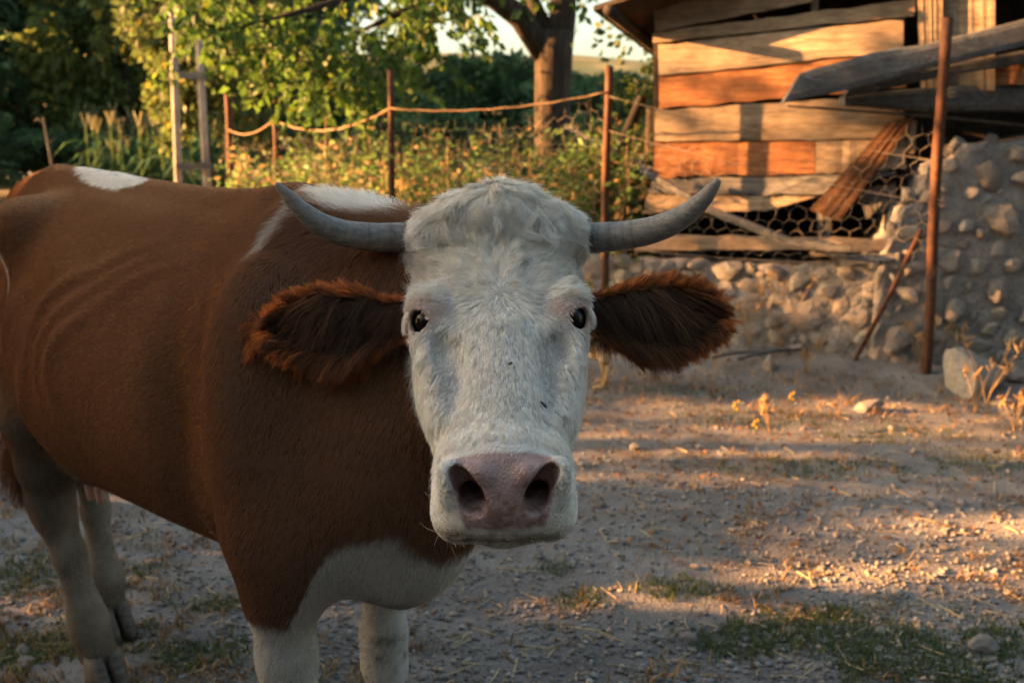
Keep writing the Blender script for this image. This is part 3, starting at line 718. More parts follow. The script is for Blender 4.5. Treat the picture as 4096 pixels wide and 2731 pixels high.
        dd = np.tile(CR*sgn*.9-CU*.55-CF*.25, (n_, 1)); X = grow(rt, nv, dd, rg.uniform(.016, .034, n_), k=6, lift=.5, droop=np.array((0, 0, -.5)), rnd=.25, clump=14, cstr=.5, seed=50+sgn)
        inv(hair_object('eyelash', X, np.full(n_, .00055), np.tile(WHITE, (n_, 1)), hm, eo))
    # ---------- whiskers and stray hairs at the muzzle
    rg = np.random.default_rng(77); n_ = 90; sg = np.where(rg.random(n_) < .5, -1, 1)
    hp = np.stack([sg*rg.uniform(.045, .074, n_), rg.uniform(.215, .262, n_), rg.uniform(-.12, -.06, n_)], 1); rt = h2w(hp)
    nv = unit(h2w(hp+np.stack([sg, .3+0*sg, -.6+0*sg], 1))-rt); X = grow(rt, nv, nv+rg.normal(0, .5, (n_, 3)), rg.uniform(.015, .05, n_), k=6, lift=.9, droop=np.array((0, 0, -.4)), rnd=.25, seed=78)
    inv(hair_object('whisker', X, np.full(n_, .00028), np.tile(WHITE*.9, (n_, 1)), hm, body))
    # ---------- tail with its switch
    m = MB(); tp_ = [b2w(p) for p in ((-1.46, 0, 1.24), (-1.52, .01, 1.20), (-1.545, .02, 1.08), (-1.53, .04, .90), (-1.46, .07, .72), (-1.40, .085, .60), (-1.38, .09, .48))]
    m.tube(tp_, [.035, .03, .024, .02, .016, .013, .008], 10)
    tail = m.build('tail', None, cow, True); inv(tail); g = NG('tail_skin'); g.pbr(g.ramp(g.noise(g.coord(), 40), [(.3, (.10, .035, .012)), (.7, (.2, .07, .025))]), .9); tail.data.materials.append(g.m)
    n_ = 2600; t = rg.random(n_)**.8; rt = np.stack([np.interp(t, [0, .5, 1], [tp_[4][i]*.6+tp_[5][i]*.4 for i in range(1)]+[tp_[5][i], tp_[6][i]] if False else [tp_[4][i], tp_[5][i], tp_[6][i]]) for i in range(3)], 1)
    off = unit(rg.normal(0, 1, (n_, 3))); rt = rt+off*.012
    dd = np.tile(np.array((0, 0, -1.0)), (n_, 1)); X = grow(rt, off, dd, rg.uniform(.12, .26, n_)*(1-.35*t), k=7, lift=.25, wave=.12, clump=70, cstr=.7, rnd=.10, seed=81)
    inv(hair_object('tail_switch', X, np.full(n_, .0009), np.tile(DARK*1.3, (n_, 1))*rg.normal(1, .2, (n_, 1)).clip(.5, 1.7), em, tail))
    # ---------- hooves (two claws each) and teats
    g = NG('hoof'); hn = g.noise(g.coord('Object', (1, 1, 6)), 25, 4); g.pbr(g.ramp(hn, [(.3, (.035, .03, .026)), (.7, (.13, .11, .09))]), .6, g.bump(hn, .4, .004)); hoofm = g.m
    for k, (s_, r_) in HOOVES.items():
        for q in (-1, 1):
            m = MB(); n = 12; lv = [(0.0, .062, .027, .022), (.03, .058, .026, .018), (.062, .047, .023, .008), (.09, .036, .020, -.004)]
            Vv = []; Fv = []
            for (zz, ls, lr, off_) in lv:
                for j in range(n):
                    th = 2*math.pi*j/n; Vv.append(b2w((s_+off_+ls*math.cos(th)*(1.1 if math.cos(th) > 0 else .8), r_+q*.026+lr*math.sin(th)-q*.006*max(math.cos(th), 0), zz+.004)))
            for i in range(3):
                for j in range(n): Fv.append((i*n+j, i*n+(j+1) % n, (i+1)*n+(j+1) % n, (i+1)*n+j))
            Fv.append(tuple(range(n-1, -1, -1))); Fv.append(tuple(3*n+j for j in range(n))); m.add(Vv, Fv)
            inv(m.build('hoof', hoofm, cow, True))
    g = NG('teat_skin'); g.pbr(g.ramp(g.noise(g.coord(), 80), [(.3, (.36, .19, .15)), (.7, (.46, .26, .21))]), .6)
    for p in ((-.84, .085, .575), (-.89, .09, .572), (-.85, .02, .572)):
        m = MB(); c = b2w(p); m.tube([c+np.array((0, 0, .05)), c+np.array((0, 0, .0)), c+np.array((.002, 0, -.035)), c+np.array((.002, 0, -.042))], [.014, .012, .009, .004], 10); inv(m.build('teat', g.m, cow, True))
    return cow
# ================================================================ setting: ground, hills
rg0 = np.random.default_rng(123)
def m_ground():
    g = NG('dirt'); co = g.coord('Object')
    big = g.noise(co, .9, 5, .6); mid = g.noise(co, 5, 6, .65); fine = g.noise(co, 38, 6, .7); grit = g.noise(co, 150, 3, .6)
    c = g.ramp(mid, [(.25, (.098, .088, .080)), (.5, (.165, .155, .146)), (.75, (.25, .24, .228))])
    c = g.mix(g.ramp(big, [(.42, 0.0), (.62, .75)]), c, g.ramp(fine, [(.3, (.175, .17, .165)), (.7, (.31, .30, .29))]))
    c = g.mix(g.ramp(g.noise(co, 2.6, 5, .7), [(.56, 0.0), (.72, .5)]), c, (.11, .08, .056))
    c = g.mix(.55, c, g.ramp(grit, [(.25, .45), (.5, 1.0), (.8, 1.35)]), 'MULTIPLY')
    vo = g.n('TexVoronoi'); vo.inputs['Scale'].default_value = 75; g.l(co, vo.inputs['Vector'])
    h = g.mix(.5, fine, g.mix(.5, grit, g.ramp(vo.outputs['Distance'], [(0, 1.0), (.5, 0.0)])))
    return g.pbr(c, .95, g.bump(h, .9, .018), spec=.15)
def spaced(a, b, fine0, fine1, step, grow_):
    xs = list(np.arange(fine0, fine1, step)); s = step; x = fine1
    while x < b: xs.append(x); s *= grow_; x += s
    xs.append(b); s = step; x = fine0-step
    while x > a: xs.insert(0, x); s *= grow_; x -= s
    xs.insert(0, a); return np.array(xs)
def ground_z(x, y):
    P = np.stack([x, y, 0*x], 1)
    z = .012*vnoise(P, 2.2, 4)+.008*vnoise(P, 7, 5)+.004*vnoise(P, 20, 6)
    z = z+.10*sm(-(np.abs((y-(6.95-.459*x)))-.0), -.55, 0.0)*(x > .1)*0.9*sm(6.95-.459*x-y, -.3, .05)     # soil banked against the wall
    near = 1-sm(np.hypot(x, y-3), 8, 14)
    return z*near+.25*sm(y, 12, 30)*0
gx = spaced(-600, 600, -2.5, 3.6, .045, 1.16); gy = spaced(-60, 1500, 1.0, 7.2, .045, 1.16)
GX, GY = np.meshgrid(gx, gy, indexing='ij'); nx, ny = GX.shape
gv = np.stack([GX.ravel(), GY.ravel(), ground_z(GX.ravel(), GY.ravel())], 1)
ii = (np.arange(nx-1)[:, None]*ny+np.arange(ny-1)[None, :]).ravel()
gme = fast_mesh('ground', gv, np.stack([ii, ii+ny, ii+ny+1, ii+1], 1), True)
tag(obj('ground', gme, m_ground()), kind='structure')
def gz(x, y): return float(ground_z(np.array([x], float), np.array([y], float))[0])
# far hills
def hill(x0, x1, y, h, dep, seed, mat):
    X = np.linspace(x0, x1, 90); rows = np.linspace(0, 1, 14); V = []
    for t in rows:
        prof = math.sin(t*math.pi/2)
        zz = h*prof*(.75+.25*vnoise(np.stack([X*.02, 0*X+seed, 0*X], 1), 1.0, seed))+h*.05*vnoise(np.stack([X, 0*X+t*dep, 0*X], 1), .08, seed+1)*prof
        V += [(a, y+t*dep, b-.5) for a, b in zip(X, zz)]
    V = np.array(V); k = len(X); ii = (np.arange(13)[:, None]*k+np.arange(k-1)[None, :]).ravel()
    return tag(obj('hill', fast_mesh('hill', V, np.stack([ii, ii+1, ii+k+1, ii+k], 1), True), mat), kind='structure')
g = NG('hill_scrub'); co = g.coord('Object'); hillm = g.pbr(g.ramp(g.noise(co, .12, 8, .7), [(.35, (.05, .075, .035)), (.5, (.09, .105, .05)), (.68, (.20, .18, .11))]), .95)
hill(-160, 260, 150, 21, 90, 3, hillm); hill(-60, 90, 95, 8.5, 45, 9, hillm)
# ================================================================ materials for the yard
def m_wood(name, dark, mid, lite, scale=1.0, axis=0, knots=True, rough=.85, stain=None):
    g = NG(name); sc = [14*scale]*3; sc[axis] = 1.1*scale
    co = g.coord('Object', tuple(sc)); ob = g.coord('Object'); rn = g.rnd()
    add = g.n('VectorMath', operation='ADD'); cmb = g.n('CombineXYZ')
    for i in range(3):
        ml = g.n('Math', operation='MULTIPLY'); g.l(rn, ml.inputs[0]); ml.inputs[1].default_value = 37.0+11*i; g.l(ml.outputs[0], cmb.inputs[i])
    g.l(co, add.inputs[0]); g.l(cmb.outputs[0], add.inputs[1]); v = add.outputs[0]
    gr = g.noise(v, 2.2, 8, .72, 1.2); fi = g.noise(v, 9, 5, .7, .3); bl = g.noise(ob, 2.3*scale, 4, .6)
    c = g.ramp(gr, [(.28, dark), (.5, mid), (.72, lite)])
    c = g.mix(.7, c, g.ramp(fi, [(.32, .30), (.62, 1.15)]), 'MULTIPLY')
    c = g.mix(g.ramp(bl, [(.46, 0.0), (.64, .72)]), c, dark)
    kn = g.n('TexVoronoi'); kn.inputs['Scale'].default_value = 1.0; kco = g.coord('Object', tuple([7*scale if i != axis else 2.6*scale for i in range(3)])); ad2 = g.n('VectorMath', operation='ADD'); g.l(kco, ad2.inputs[0]); g.l(cmb.outputs[0], ad2.inputs[1]); g.l(ad2.outputs[0], kn.inputs['Vector'])
    c = g.mix(g.ramp(kn.outputs['Distance'], [(.06, .85), (.16, 0.0)]), c, dark)
    if stain: c = g.mix(g.ramp(g.noise(v, .8, 4, .6), [(.45, 0.0), (.6, .85)]), c, stain)
    hs = g.n('HueSaturation'); g.l(c, hs.inputs['Color']); mr = g.n('MapRange'); g.l(rn, mr.inputs[0]); mr.inputs[3].default_value = .7; mr.inputs[4].default_value = 1.2; g.l(mr.outputs[0], hs.inputs['Value'])
    return g.pbr(hs.outputs[0], rough, g.bump(g.mix(.5, gr, fi), 1.0, .012), spec=.2)
W_pale = m_wood('weathered_pale_wood', (.13, .095, .068), (.34, .26, .18), (.48, .38, .27))
W_red = m_wood('reddish_wood', (.10, .042, .02), (.30, .13, .055), (.40, .20, .09))
W_grey = m_wood('grey_wood', (.055, .055, .055), (.15, .148, .145), (.26, .25, .235))
W_blue = m_wood('blue_grey_wood', (.045, .05, .056), (.115, .125, .135), (.21, .22, .23))
W_brown = m_wood('brown_wood', (.03, .016, .009), (.10, .045, .02), (.17, .08, .036))
W_dark = m_wood('dark_wood', (.02, .016, .012), (.055, .042, .03), (.10, .075, .05))
def m_rust(name, a=(.045, .018, .010), b=(.125, .050, .024)):
    g = NG(name); co = g.coord('Object'); n1 = g.noise(co, 35, 6, .65); n2 = g.noise(co, 9, 4)
    c = g.ramp(n1, [(.3, a), (.7, b)]); c = g.mix(g.ramp(n2, [(.5, 0.), (.7, .5)]), c, (.06, .045, .038))
    return g.pbr(c, .8, g.bump(n1, .5, .003), metal=.15)
RUST = m_rust('rusted_iron'); WIRE = m_rust('old_wire', (.16, .14, .12), (.34, .30, .25))
def m_stone(name, a, b, c):
    g = NG(name); co = g.coord('Object'); rn = g.rnd(); n1 = g.noise(co, 7, 7, .65); n2 = g.noise(co, 42, 5, .7)
    col = g.ramp(n1, [(.28, a), (.5, b), (.75, c)]); col = g.mix(.45, col, g.ramp(n2, [(.3, .55), (.7, 1.2)]), 'MULTIPLY')
    hs = g.n('HueSaturation'); g.l(col, hs.inputs['Color']); mr = g.n('MapRange'); g.l(rn, mr.inputs[0]); mr.inputs[3].default_value = .72; mr.inputs[4].default_value = 1.15; g.l(mr.outputs[0], hs.inputs['Value'])
    h2 = g.n('MapRange'); g.l(rn, h2.inputs[0]); h2.inputs[3].default_value = .485; h2.inputs[4].default_value = .515; g.l(h2.outputs[0], hs.inputs['Hue'])
    return g.pbr(hs.outputs[0], .9, g.bump(g.mix(.4, n1, n2), .8, .012), spec=.2)
STONE = m_stone('field_stone', (.20, .175, .15), (.32, .285, .25), (.44, .40, .36)); STONE_P = m_stone('pale_stone', (.25, .225, .20), (.37, .335, .30), (.48, .445, .40))
g = NG('mortar'); co = g.coord('Object'); n1 = g.noise(co, 9, 7, .7); n2 = g.noise(co, 70, 5, .7); vo = g.n('TexVoronoi'); vo.inputs['Scale'].default_value = 38; g.l(co, vo.inputs['Vector'])
mc = g.ramp(n1, [(.3, (.19, .175, .163)), (.55, (.29, .27, .255)), (.75, (.39, .365, .34))]); mc = g.mix(.5, mc, g.ramp(n2, [(.3, .6), (.7, 1.2)]), 'MULTIPLY')
MORTAR = g.pbr(mc, .95, g.bump(g.mix(.5, n2, vo.outputs['Distance']), 1.0, .02), spec=.15)
def rock_mesh(name, seed, sub=2, flat=.75, rough=.28, facet=.0):
    rg = np.random.default_rng(seed); bm = bmesh.new(); bmesh.ops.create_icosphere(bm, subdivisions=sub, radius=1.0)
    P = np.array([v.co for v in bm.verts]); d = 1+rough*vnoise(P+seed*3.1, 1.3, seed)+rough*.5*vnoise(P+seed, 2.9, seed+1)
    Q = P*d[:, None]
    for _ in range(13):                                            # chop flats
        n = rg.normal(0, 1, 3); n /= np.linalg.norm(n); c = rg.uniform(.50, .85); k = Q@n; Q = Q-np.outer(np.clip(k-c, 0, None)*.95, n)
    Q[:, 2] *= flat
    for v, q in zip(bm.verts, Q): v.co = q
    me = bpy.data.meshes.new(name); bm.to_mesh(me); bm.free(); me.polygons.foreach_set('use_smooth', [facet < .5]*len(me.polygons)); me.update(); return me
ROCKS = [rock_mesh('stone', 100+i, 2 if i % 3 else 3, 1.0, .42) for i in range(12)]
for me_ in ROCKS: me_.materials.append(STONE)
for me_ in [q for i_, q in enumerate(ROCKS) if i_ % 3]: me_.polygons.foreach_set('use_smooth', [False]*len(me_.polygons))
ROCKS_P = []
for me_ in ROCKS[:6]:
    c = me_.copy(); c.materials.clear(); c.materials.append(STONE_P); ROCKS_P.append(c)
# ================================================================ shed on a rubble-stone foundation
WP = np.array((.55, 6.75, 0.0)); WD = np.array((.909, -.417, 0)); WD /= np.linalg.norm(WD); WNB = np.array((-WD[1], WD[0], 0)); WNF = -WNB   # along, into the shed, towards the yard
def wpt(t, z, off=0.0): return WP+WD*t+BZ*z+WNF*off
def wt(dx, dy, off=0.0):
    p = onplane(dx, dy, WP+WNF*off, WNF); return float(np.dot(p-WP, WD)), float(p[2])
Mw = Matrix((WD, WNF, (0, 0, 1))).transposed()
wall = empty('stone_wall', tuple(wpt(1.5, 0))); tag(wall, 'rubble stone foundation wall bedded in grey mortar under the wooden shed', 'wall')
def put_part(o, parent): o.matrix_parent_inverse = Matrix.Translation(-Vector(parent.location)); return o
def slab(t0, t1, ztop, thick, name, off=-.022):
    # bumpy mortar face, solid box behind
    nt_ = int((t1-t0)/.03)+2; nz_ = 40; T = np.linspace(t0, t1, nt_); Z = np.linspace(-.1, 1, nz_); V = []; F = []
    for a in T:
        zt = np.interp(a, [q[0] for q in ztop], [q[1] for q in ztop])
        for k in range(nz_):
            z = -.1+(zt+.1)*k/(nz_-1); p = wpt(a, z, off); q = np.array([p])
            p = p+WNF*(.028*vnoise(q, 6, 3)[0]+.014*vnoise(q, 17, 4)[0])+BZ*(.03*vnoise(q, 8, 9)[0] if k == nz_-1 else 0); V.append(p)
    for i in range(nt_-1):
        for k in range(nz_-1): a = i*nz_+k; F.append((a, a+nz_, a+nz_+1, a+1))
    b = len(V)
    for i in range(nt_): V.append(np.array(V[i*nz_+nz_-1])+WNB*thick); 
    for i in range(nt_): V.append(np.array(V[i*nz_])+WNB*thick)
    for i in range(nt_-1):
        F.append((i*nz_+nz_-1, (i+1)*nz_+nz_-1, b+i+1, b+i)); F.append((b+i, b+i+1, b+nt_+i+1, b+nt_+i))
    for i in (0, nt_-1):
        for k in range(nz_-1):
            pass
    F.append(tuple([0*nz_+k for k in range(nz_)]+[b+0, b+nt_])); F.append(tuple([(nt_-1)*nz_+k for k in range(nz_-1, -1, -1)]+[b+nt_+nt_-1, b+nt_-1]))
    m = MB(); m.add(V, F); return put_part(m.build(name, MORTAR, wall, True), wall)
T_STEP = wt(2052, 560)[0]
LOWTOP = [(-1.0, .60), (.2, .61), (1.2, .60), (T_STEP, .60)]
HIGHTOP = [(T_STEP-.05, .66), (T_STEP+.02, .86), (T_STEP+.12, 1.10), (T_STEP+.3, 1.34), (T_STEP+.6, 1.40), (T_STEP+2.6, 1.44)]
slab(-1.0, T_STEP, LOWTOP, .45, 'mortar')
_K = (WP, WD, WNB, WNF, Mw)
W2P = wpt(T_STEP-.02, 0, .03); W2D = np.array((1.0, -.05, 0)); W2D /= np.linalg.norm(W2D)
def use_frame(k):
    global WP, WD, WNB, WNF, Mw
    WP, WD, WNB, WNF, Mw = k
_K2 = (W2P, W2D, np.array((-W2D[1], W2D[0], 0)), np.array((W2D[1], -W2D[0], 0)), Matrix((W2D, (W2D[1], -W2D[0], 0), (0, 0, 1))).transposed())
HIGHTOP = [(-.05, .62), (.0, .80), (.05, .84), (.07, 1.0), (.16, 1.05), (.19, 1.22), (.33, 1.27), (.36, 1.36), (.6, 1.38), (.8, 1.42), (2.6, 1.44)]
use_frame(_K2); slab(-.05, 2.4, HIGHTOP, .45, 'mortar', .0); use_frame(_K)
def place_stones(t0, t1, ztop, n, r0, r1, off, seed, tries=6000, gap=.86):
    rg = np.random.default_rng(seed); done = []
    for _ in range(tries):
        if len(done) >= n: break
        f = len(done)/n; r = (r1+(r0-r1)*f**.6)*rg.uniform(.85, 1.15); t = rg.uniform(t0, t1); zt = np.interp(t, [q[0] for q in ztop], [q[1] for q in ztop]); z = rg.uniform(.02, zt-.35*r)
        if all((t-a)**2+((z-b)*1.25)**2 > (gap*(r+c))**2 for a, b, c in done): done.append((t, z, r))
    for (t, z, r) in done:
        me = (ROCKS if rg.random() < .72 else ROCKS_P)[rg.integers(0, 6)] if rg.random() < .6 else ROCKS[rg.integers(6, 12)]
        o = bpy.data.objects.new('stone', me); link(o, wall); o.location = wpt(t, z, off-.006+rg.uniform(-.025, .012)); put_part(o, wall)
        o.rotation_euler = (rg.uniform(-.5, .5), rg.uniform(-.5, .5), rg.uniform(0, 6.3)) if r < .05 else (Mw.to_euler().x+rg.uniform(-.3, .3), rg.uniform(-.4, .4), math.atan2(WD[1], WD[0])+rg.uniform(-.25, .25))
        o.scale = (r*rg.uniform(1.0, 1.35), r*rg.uniform(.42, .60), r*rg.uniform(.72, 1.0))
place_stones(-.6, T_STEP, LOWTOP, 150, .030, .125, -.03, 5, gap=.76)
use_frame(_K2)
for i_, (t_, z_, r_) in enumerate(((.0, .70, .07), (.03, .86, .06), (.10, 1.06, .07), (.22, 1.22, .065), (.36, 1.36, .06), (.55, 1.38, .05), (.8, 1.40, .06))):
    o = bpy.data.objects.new('stone', ROCKS[(i_*3) % 12]); link(o, wall); o.location = wpt(t_, z_, -.04-.03*(i_ % 2)); put_part(o, wall); o.rotation_euler = (i_, i_*2, i_*.7); o.scale = (r_*1.2, r_, r_*.9)
place_stones(.02, 1.9, HIGHTOP, 130, .025, .115, .014, 6, gap=.98); use_frame(_K)
shed = empty('shed', tuple(wpt(1.2, .6))); tag(shed, 'old wooden shed with gapped, sunlit horizontal planks and a dark hole', 'shed')
def zz(x, y): return (1435.5+.4028*x, .4028*y)
def plank(name, quad, thick, off, mat, parent, sub=13, warp=.004, seed=0, disp=True):
    """quad: TL TR BR BL in picture coordinates laid back onto the wall plane; real boards with thickness"""
    rg = np.random.default_rng(seed); P = [wt(*(zz(*q) if disp else q), off) for q in quad]
    m = MB(); V = []; F = []
    for i in range(sub+1):
        u = i/sub
        top = np.array(P[0])*(1-u)+np.array(P[1])*u; bot = np.array(P[3])*(1-u)+np.array(P[2])*u
        e1, e2 = (rg.normal(0, warp, 2) if 0 < i < sub else (0, 0)); bow = .012*math.sin(u*math.pi)*rg.uniform(-1, 1)
        for q, dz in ((top, e1), (bot, e2)):
            for o_ in (0, -thick): V.append(wpt(q[0], q[1]+dz, off+o_+bow*.4))
    for i in range(sub):
        a = i*4; b = a+4
        F += [(a, b, b+2, a+2), (a+1, a+3, b+3, b+1), (a, a+1, b+1, b), (a+2, b+2, b+3, a+3)]
    F += [(0, 2, 3, 1), (sub*4, sub*4+1, sub*4+3, sub*4+2)]
    m.add(V, F); me = m.mesh(name)
    # give the mesh a local frame along the wall so the grain runs with the board
    c = np.mean([v for v in V], 0); T = Matrix.Translation(Vector(c))@Mw.to_4x4(); me.transform(T.inverted())
    o = obj(name, me, mat, parent); o.matrix_basis = T; o.matrix_parent_inverse = Matrix.Translation(-Vector(parent.location)); return o
SO = -.12
plank('plank', [(150, -70), (1080, -150), (1062, 12), (172, 182)], .035, SO+.012, W_pale, shed, seed=1)
plank('plank', [(160, 190), (1655, -5), (1650, 92), (158, 246)], .035, SO-.010, W_pale, shed, seed=2)
plank('plank', [(188, 256), (1588, 112), (1586, 292), (192, 432)], .035, SO+.008, W_pale, shed, seed=3)
plank('plank', [(192, 444), (1600, 284), (1600, 500), (196, 622)], .035, SO-.008, W_red, shed, seed=4)
plank('plank', [(172, 632), (1600, 540), (1582, 786), (168, 806)], .035, SO+.012, W_pale, shed, seed=5)
plank('plank', [(168, 812), (1082, 800), (1080, 990), (165, 1012)], .035, SO-.006, W_red, shed, seed=6)
plank('plank', [(1088, 800), (1600, 792), (1600, 965), (1084, 992)], .035, SO-.002, W_pale, shed, seed=16)
plank('plank', [(160, 1026), (1560, 985), (1130, 1108), (130, 1100)], .035, SO+.004, W_grey, shed, seed=7)
plank('plank', [(128, 1106), (1128, 1112), (800, 1204), (100, 1215)], .035, SO-.014, W_pale, shed, seed=8)
plank('sill_beam', [(60, 1345), (1545, 1368), (1545, 1432), (60, 1425)], .12, SO+.10, W_pale, shed, seed=9)
plank('broken_board', [(1500, 700), (1660, 660), (1225, 1262), (1052, 1196)], .03, SO+.05, W_brown, shed, sub=8, seed=10)
plank('upright', [(1090, 1100), (1180, 1100), (1175, 1372), (1098, 1372)], .08, SO-.06, W_grey, shed, seed=11)
plank('upright', [(1662, -120), (1812, -120), (1812, 640), (1690, 640)], .12, SO+.03, W_pale, shed, seed=12)
plank('upright', [(1818, -120), (2110, -120), (2110, 520), (1818, 520)], .06, SO-.02, W_pale, shed, seed=13)
plank('upright', [(1616, 690), (1662, 690), (1650, 880), (1606, 880)], .05, SO+.01, W_pale, shed, seed=14)
plank('panel', [(1335, 1090), (1545, 1035), (1545, 1175), (1372, 1248)], .02, SO-.10, W_grey, shed, seed=15)
plank('corner_post', [(168, -100), (225, -100), (225, 1240), (150, 1240)], .10, SO-.045, W_dark, shed, seed=17)
plank('upright', [(1060, -120), (1100, -120), (1095, 90), (1062, 90)], .07, SO-.05, W_pale, shed, seed=18)
plank('cross_board', [(1800, 385), (2300, 355), (2300, 480), (1800, 490)], .04, SO-.05, W_red, shed, seed=19)
plank('lath', [(1050, 1436), (1262, 1450), (1262, 1474), (1060, 1460)], .04, SO+.20, W_pale, shed, seed=21)
plank('lath', [(1200, 1468), (1560, 1440), (1560, 1490), (1230, 1512)], .05, SO+.19, W_grey, shed, seed=22)
# inside: back, side and floor boards keep the interior dark
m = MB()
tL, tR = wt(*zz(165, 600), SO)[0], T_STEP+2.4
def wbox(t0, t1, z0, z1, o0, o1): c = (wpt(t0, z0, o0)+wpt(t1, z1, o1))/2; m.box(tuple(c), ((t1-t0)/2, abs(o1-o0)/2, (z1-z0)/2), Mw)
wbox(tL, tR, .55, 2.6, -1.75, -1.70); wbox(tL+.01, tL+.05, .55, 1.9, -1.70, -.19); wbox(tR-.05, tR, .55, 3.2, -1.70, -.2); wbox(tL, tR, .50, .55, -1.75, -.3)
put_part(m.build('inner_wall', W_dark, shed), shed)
# roof: sloping boards with an overhang
def roof_pt(t, o): return wpt(t, 2.20+.25*(t-tL)+.14*(o+.12), o)
for i in range(8):
    o0 = .24-i*.27; m = MB(); q = [roof_pt(tL-.30, o0), roof_pt(tR+.3, o0), roof_pt(tR+.3, o0-.262), roof_pt(tL-.30, o0-.262)]; up_ = np.array((0, 0, .03))
    m.add([*q, *[p_+up_ for p_ in q]], [(0, 3, 2, 1), (4, 5, 6, 7), (0, 1, 5, 4), (1, 2, 6, 5), (2, 3, 7, 6), (3, 0, 4, 7)]); put_part(m.build('roof_board', W_brown if i % 2 else W_dark, shed), shed)
for tt in (tL-.18, tL+.55, tL+1.5, tL+2.6):
    m = MB(); m.tube([roof_pt(tt, .30)-np.array((0, 0, .045)), roof_pt(tt, -1.75)-np.array((0, 0, .045))], .04, 6); put_part(m.build('rafter', W_dark, shed, True), shed)
# ---------------- loose timber propped in front of the shed
def slab_log(name, top, bot, off0, off1, thick, mat, label, seed, P0=None, N0=None):
    P0 = WP if P0 is None else P0; N0 = WNF if N0 is None else N0
    """an irregular split log: top and bottom outlines in picture coordinates, at distance off in front of the wall"""
    rg = np.random.default_rng(seed); n = 18; V = []; F = []
    tx = np.array([q[0] for q in top]); bx = np.array([q[0] for q in bot])
    for i in range(n+1):
        u = i/n; off = off0+(off1-off0)*u
        xt = tx[0]+(tx[-1]-tx[0])*u; yt = np.interp(xt, tx, [q[1] for q in top]); xb = bx[0]+(bx[-1]-bx[0])*u; yb = np.interp(xb, bx, [q[1] for q in bot])
        a = np.array(onplane(*zz(xt, yt), P0+N0*off, N0)); b = np.array(onplane(*zz(xb, yb), P0+N0*off, N0)); c = (a+b)/2; e = (a-b)/2
        for k in range(10):
            th = 2*math.pi*k/10; rr = 1+rg.normal(0, .03); cs, sn = math.cos(th), math.sin(th)
            cs = math.copysign(abs(cs)**.55, cs); sn = math.copysign(abs(sn)**.55, sn)
            V.append(c+e*cs*rr+N0*thick*sn*rr)
    for i in range(n):
        for k in range(10): F.append((i*10+k, i*10+(k+1) % 10, (i+1)*10+(k+1) % 10, (i+1)*10+k))
    F.append(tuple(range(9, -1, -1))); F.append(tuple(n*10+k for k in range(10)))
    m = MB(); m.add(V, F); me = m.mesh(name); c = np.mean(V, 0); T = Matrix.Translation(Vector(c))@Mw.to_4x4(); me.transform(T.inverted())
    o = obj(name, me, mat); o.matrix_basis = T; tag(o, label, 'timber', 'loose timber propped against the shed'); return o
slab_log('split_log', [(1000, 418), (1400, 300), (1700, 256), (2420, 75)], [(890, 592), (1300, 512), (1700, 402), (2420, 232)], .12, .20, .035, W_blue, 'long split grey log slanting up across the shed and past the tall iron post', 31, W2P, _K2[3])
slab_log('split_log', [(1300, 470), (1800, 380), (2420, 262)], [(1240, 560), (1800, 440), (2420, 340)], .03, .08, .03, W_blue, 'second weathered slab lying just under the long split grey log', 32, W2P, _K2[3])
slab_log('beam', [(1235, 552), (1700, 500), (2420, 462)], [(1240, 606), (1700, 640), (2420, 640)], -.06, -.06, .06, W_grey, 'thick dull beam resting level on top of the mortar wall', 33, W2P, _K2[3])
slab_log('thin_pole', [(930, 600), (1700, 652), (2420, 720)], [(930, 612), (1700, 668), (2420, 740)], .03, .03, .012, W_dark, 'thin dark pole beneath the thick dull beam', 34, W2P, _K2[3])
slab_log('curved_board', [(100, 945), (480, 1172), (800, 1296), (1000, 1376), (1290, 1412)], [(85, 985), (470, 1216), (800, 1350), (1000, 1424), (1290, 1440)], .10, .16, .02, W_grey, 'curved grey board sliding down in front of the dark hole', 35)
# ---------------- chicken-wire fence
fence = empty('wire_fence', (0, 7, 0)); tag(fence, 'rusty post and hexagonal wire fence with sagging top wires', 'fence')
pA = atZ(2125, 880); B_ = np.array((.634, 6.49, 0)); 
def basepost(dx, Y): p = atY(dx, 300, Y); return np.array((p[0], Y, 0))
pB = basepost(1395, 6.49); pC = basepost(899, 7.4); pD = basepost(632, 9.9); pE = basepost(527, 11.6)
POSTS = [(pA, atY(2141, 42, pA[1])[2], .029, -.055), (pB, atY(1395, 155, 6.49)[2], .026, 0), (pC, atY(899, 162, 7.4)[2], .026, 0), (pD, atY(632, 268, 9.9)[2], .028, 0), (pE, atY(527, 217, 11.6)[2], .040, 0)]
for (p, zt, r, lean) in POSTS:
    m = MB(); k = 9; pts = [(p[0]+(.006*math.sin(i*.9))+lean*i/k, p[1], -.1+(zt+.1)*i/k) for i in range(k+1)]; m.tube(pts, [r*(1+.05*math.sin(i*2.3)) for i in range(k+1)], 8)
    put_part(m.build('post', RUST, fence, True), fence)
for dx, Y, zt in ((762, 10.6, 1.42), (565, 13.0, 1.35), (975, 8.6, 1.15), (520, 12.0, 1.45), (1090, 8.9, 1.2)):
    p = basepost(dx, Y); m = MB(); m.tube([(p[0]+.02*math.sin(i), p[1], -.1+(zt+.1)*i/5) for i in range(6)], [.022, .02, .022, .018, .016, .012], 6); put_part(m.build('stake', W_dark if dx < 900 else RUST, fence, True), fence)
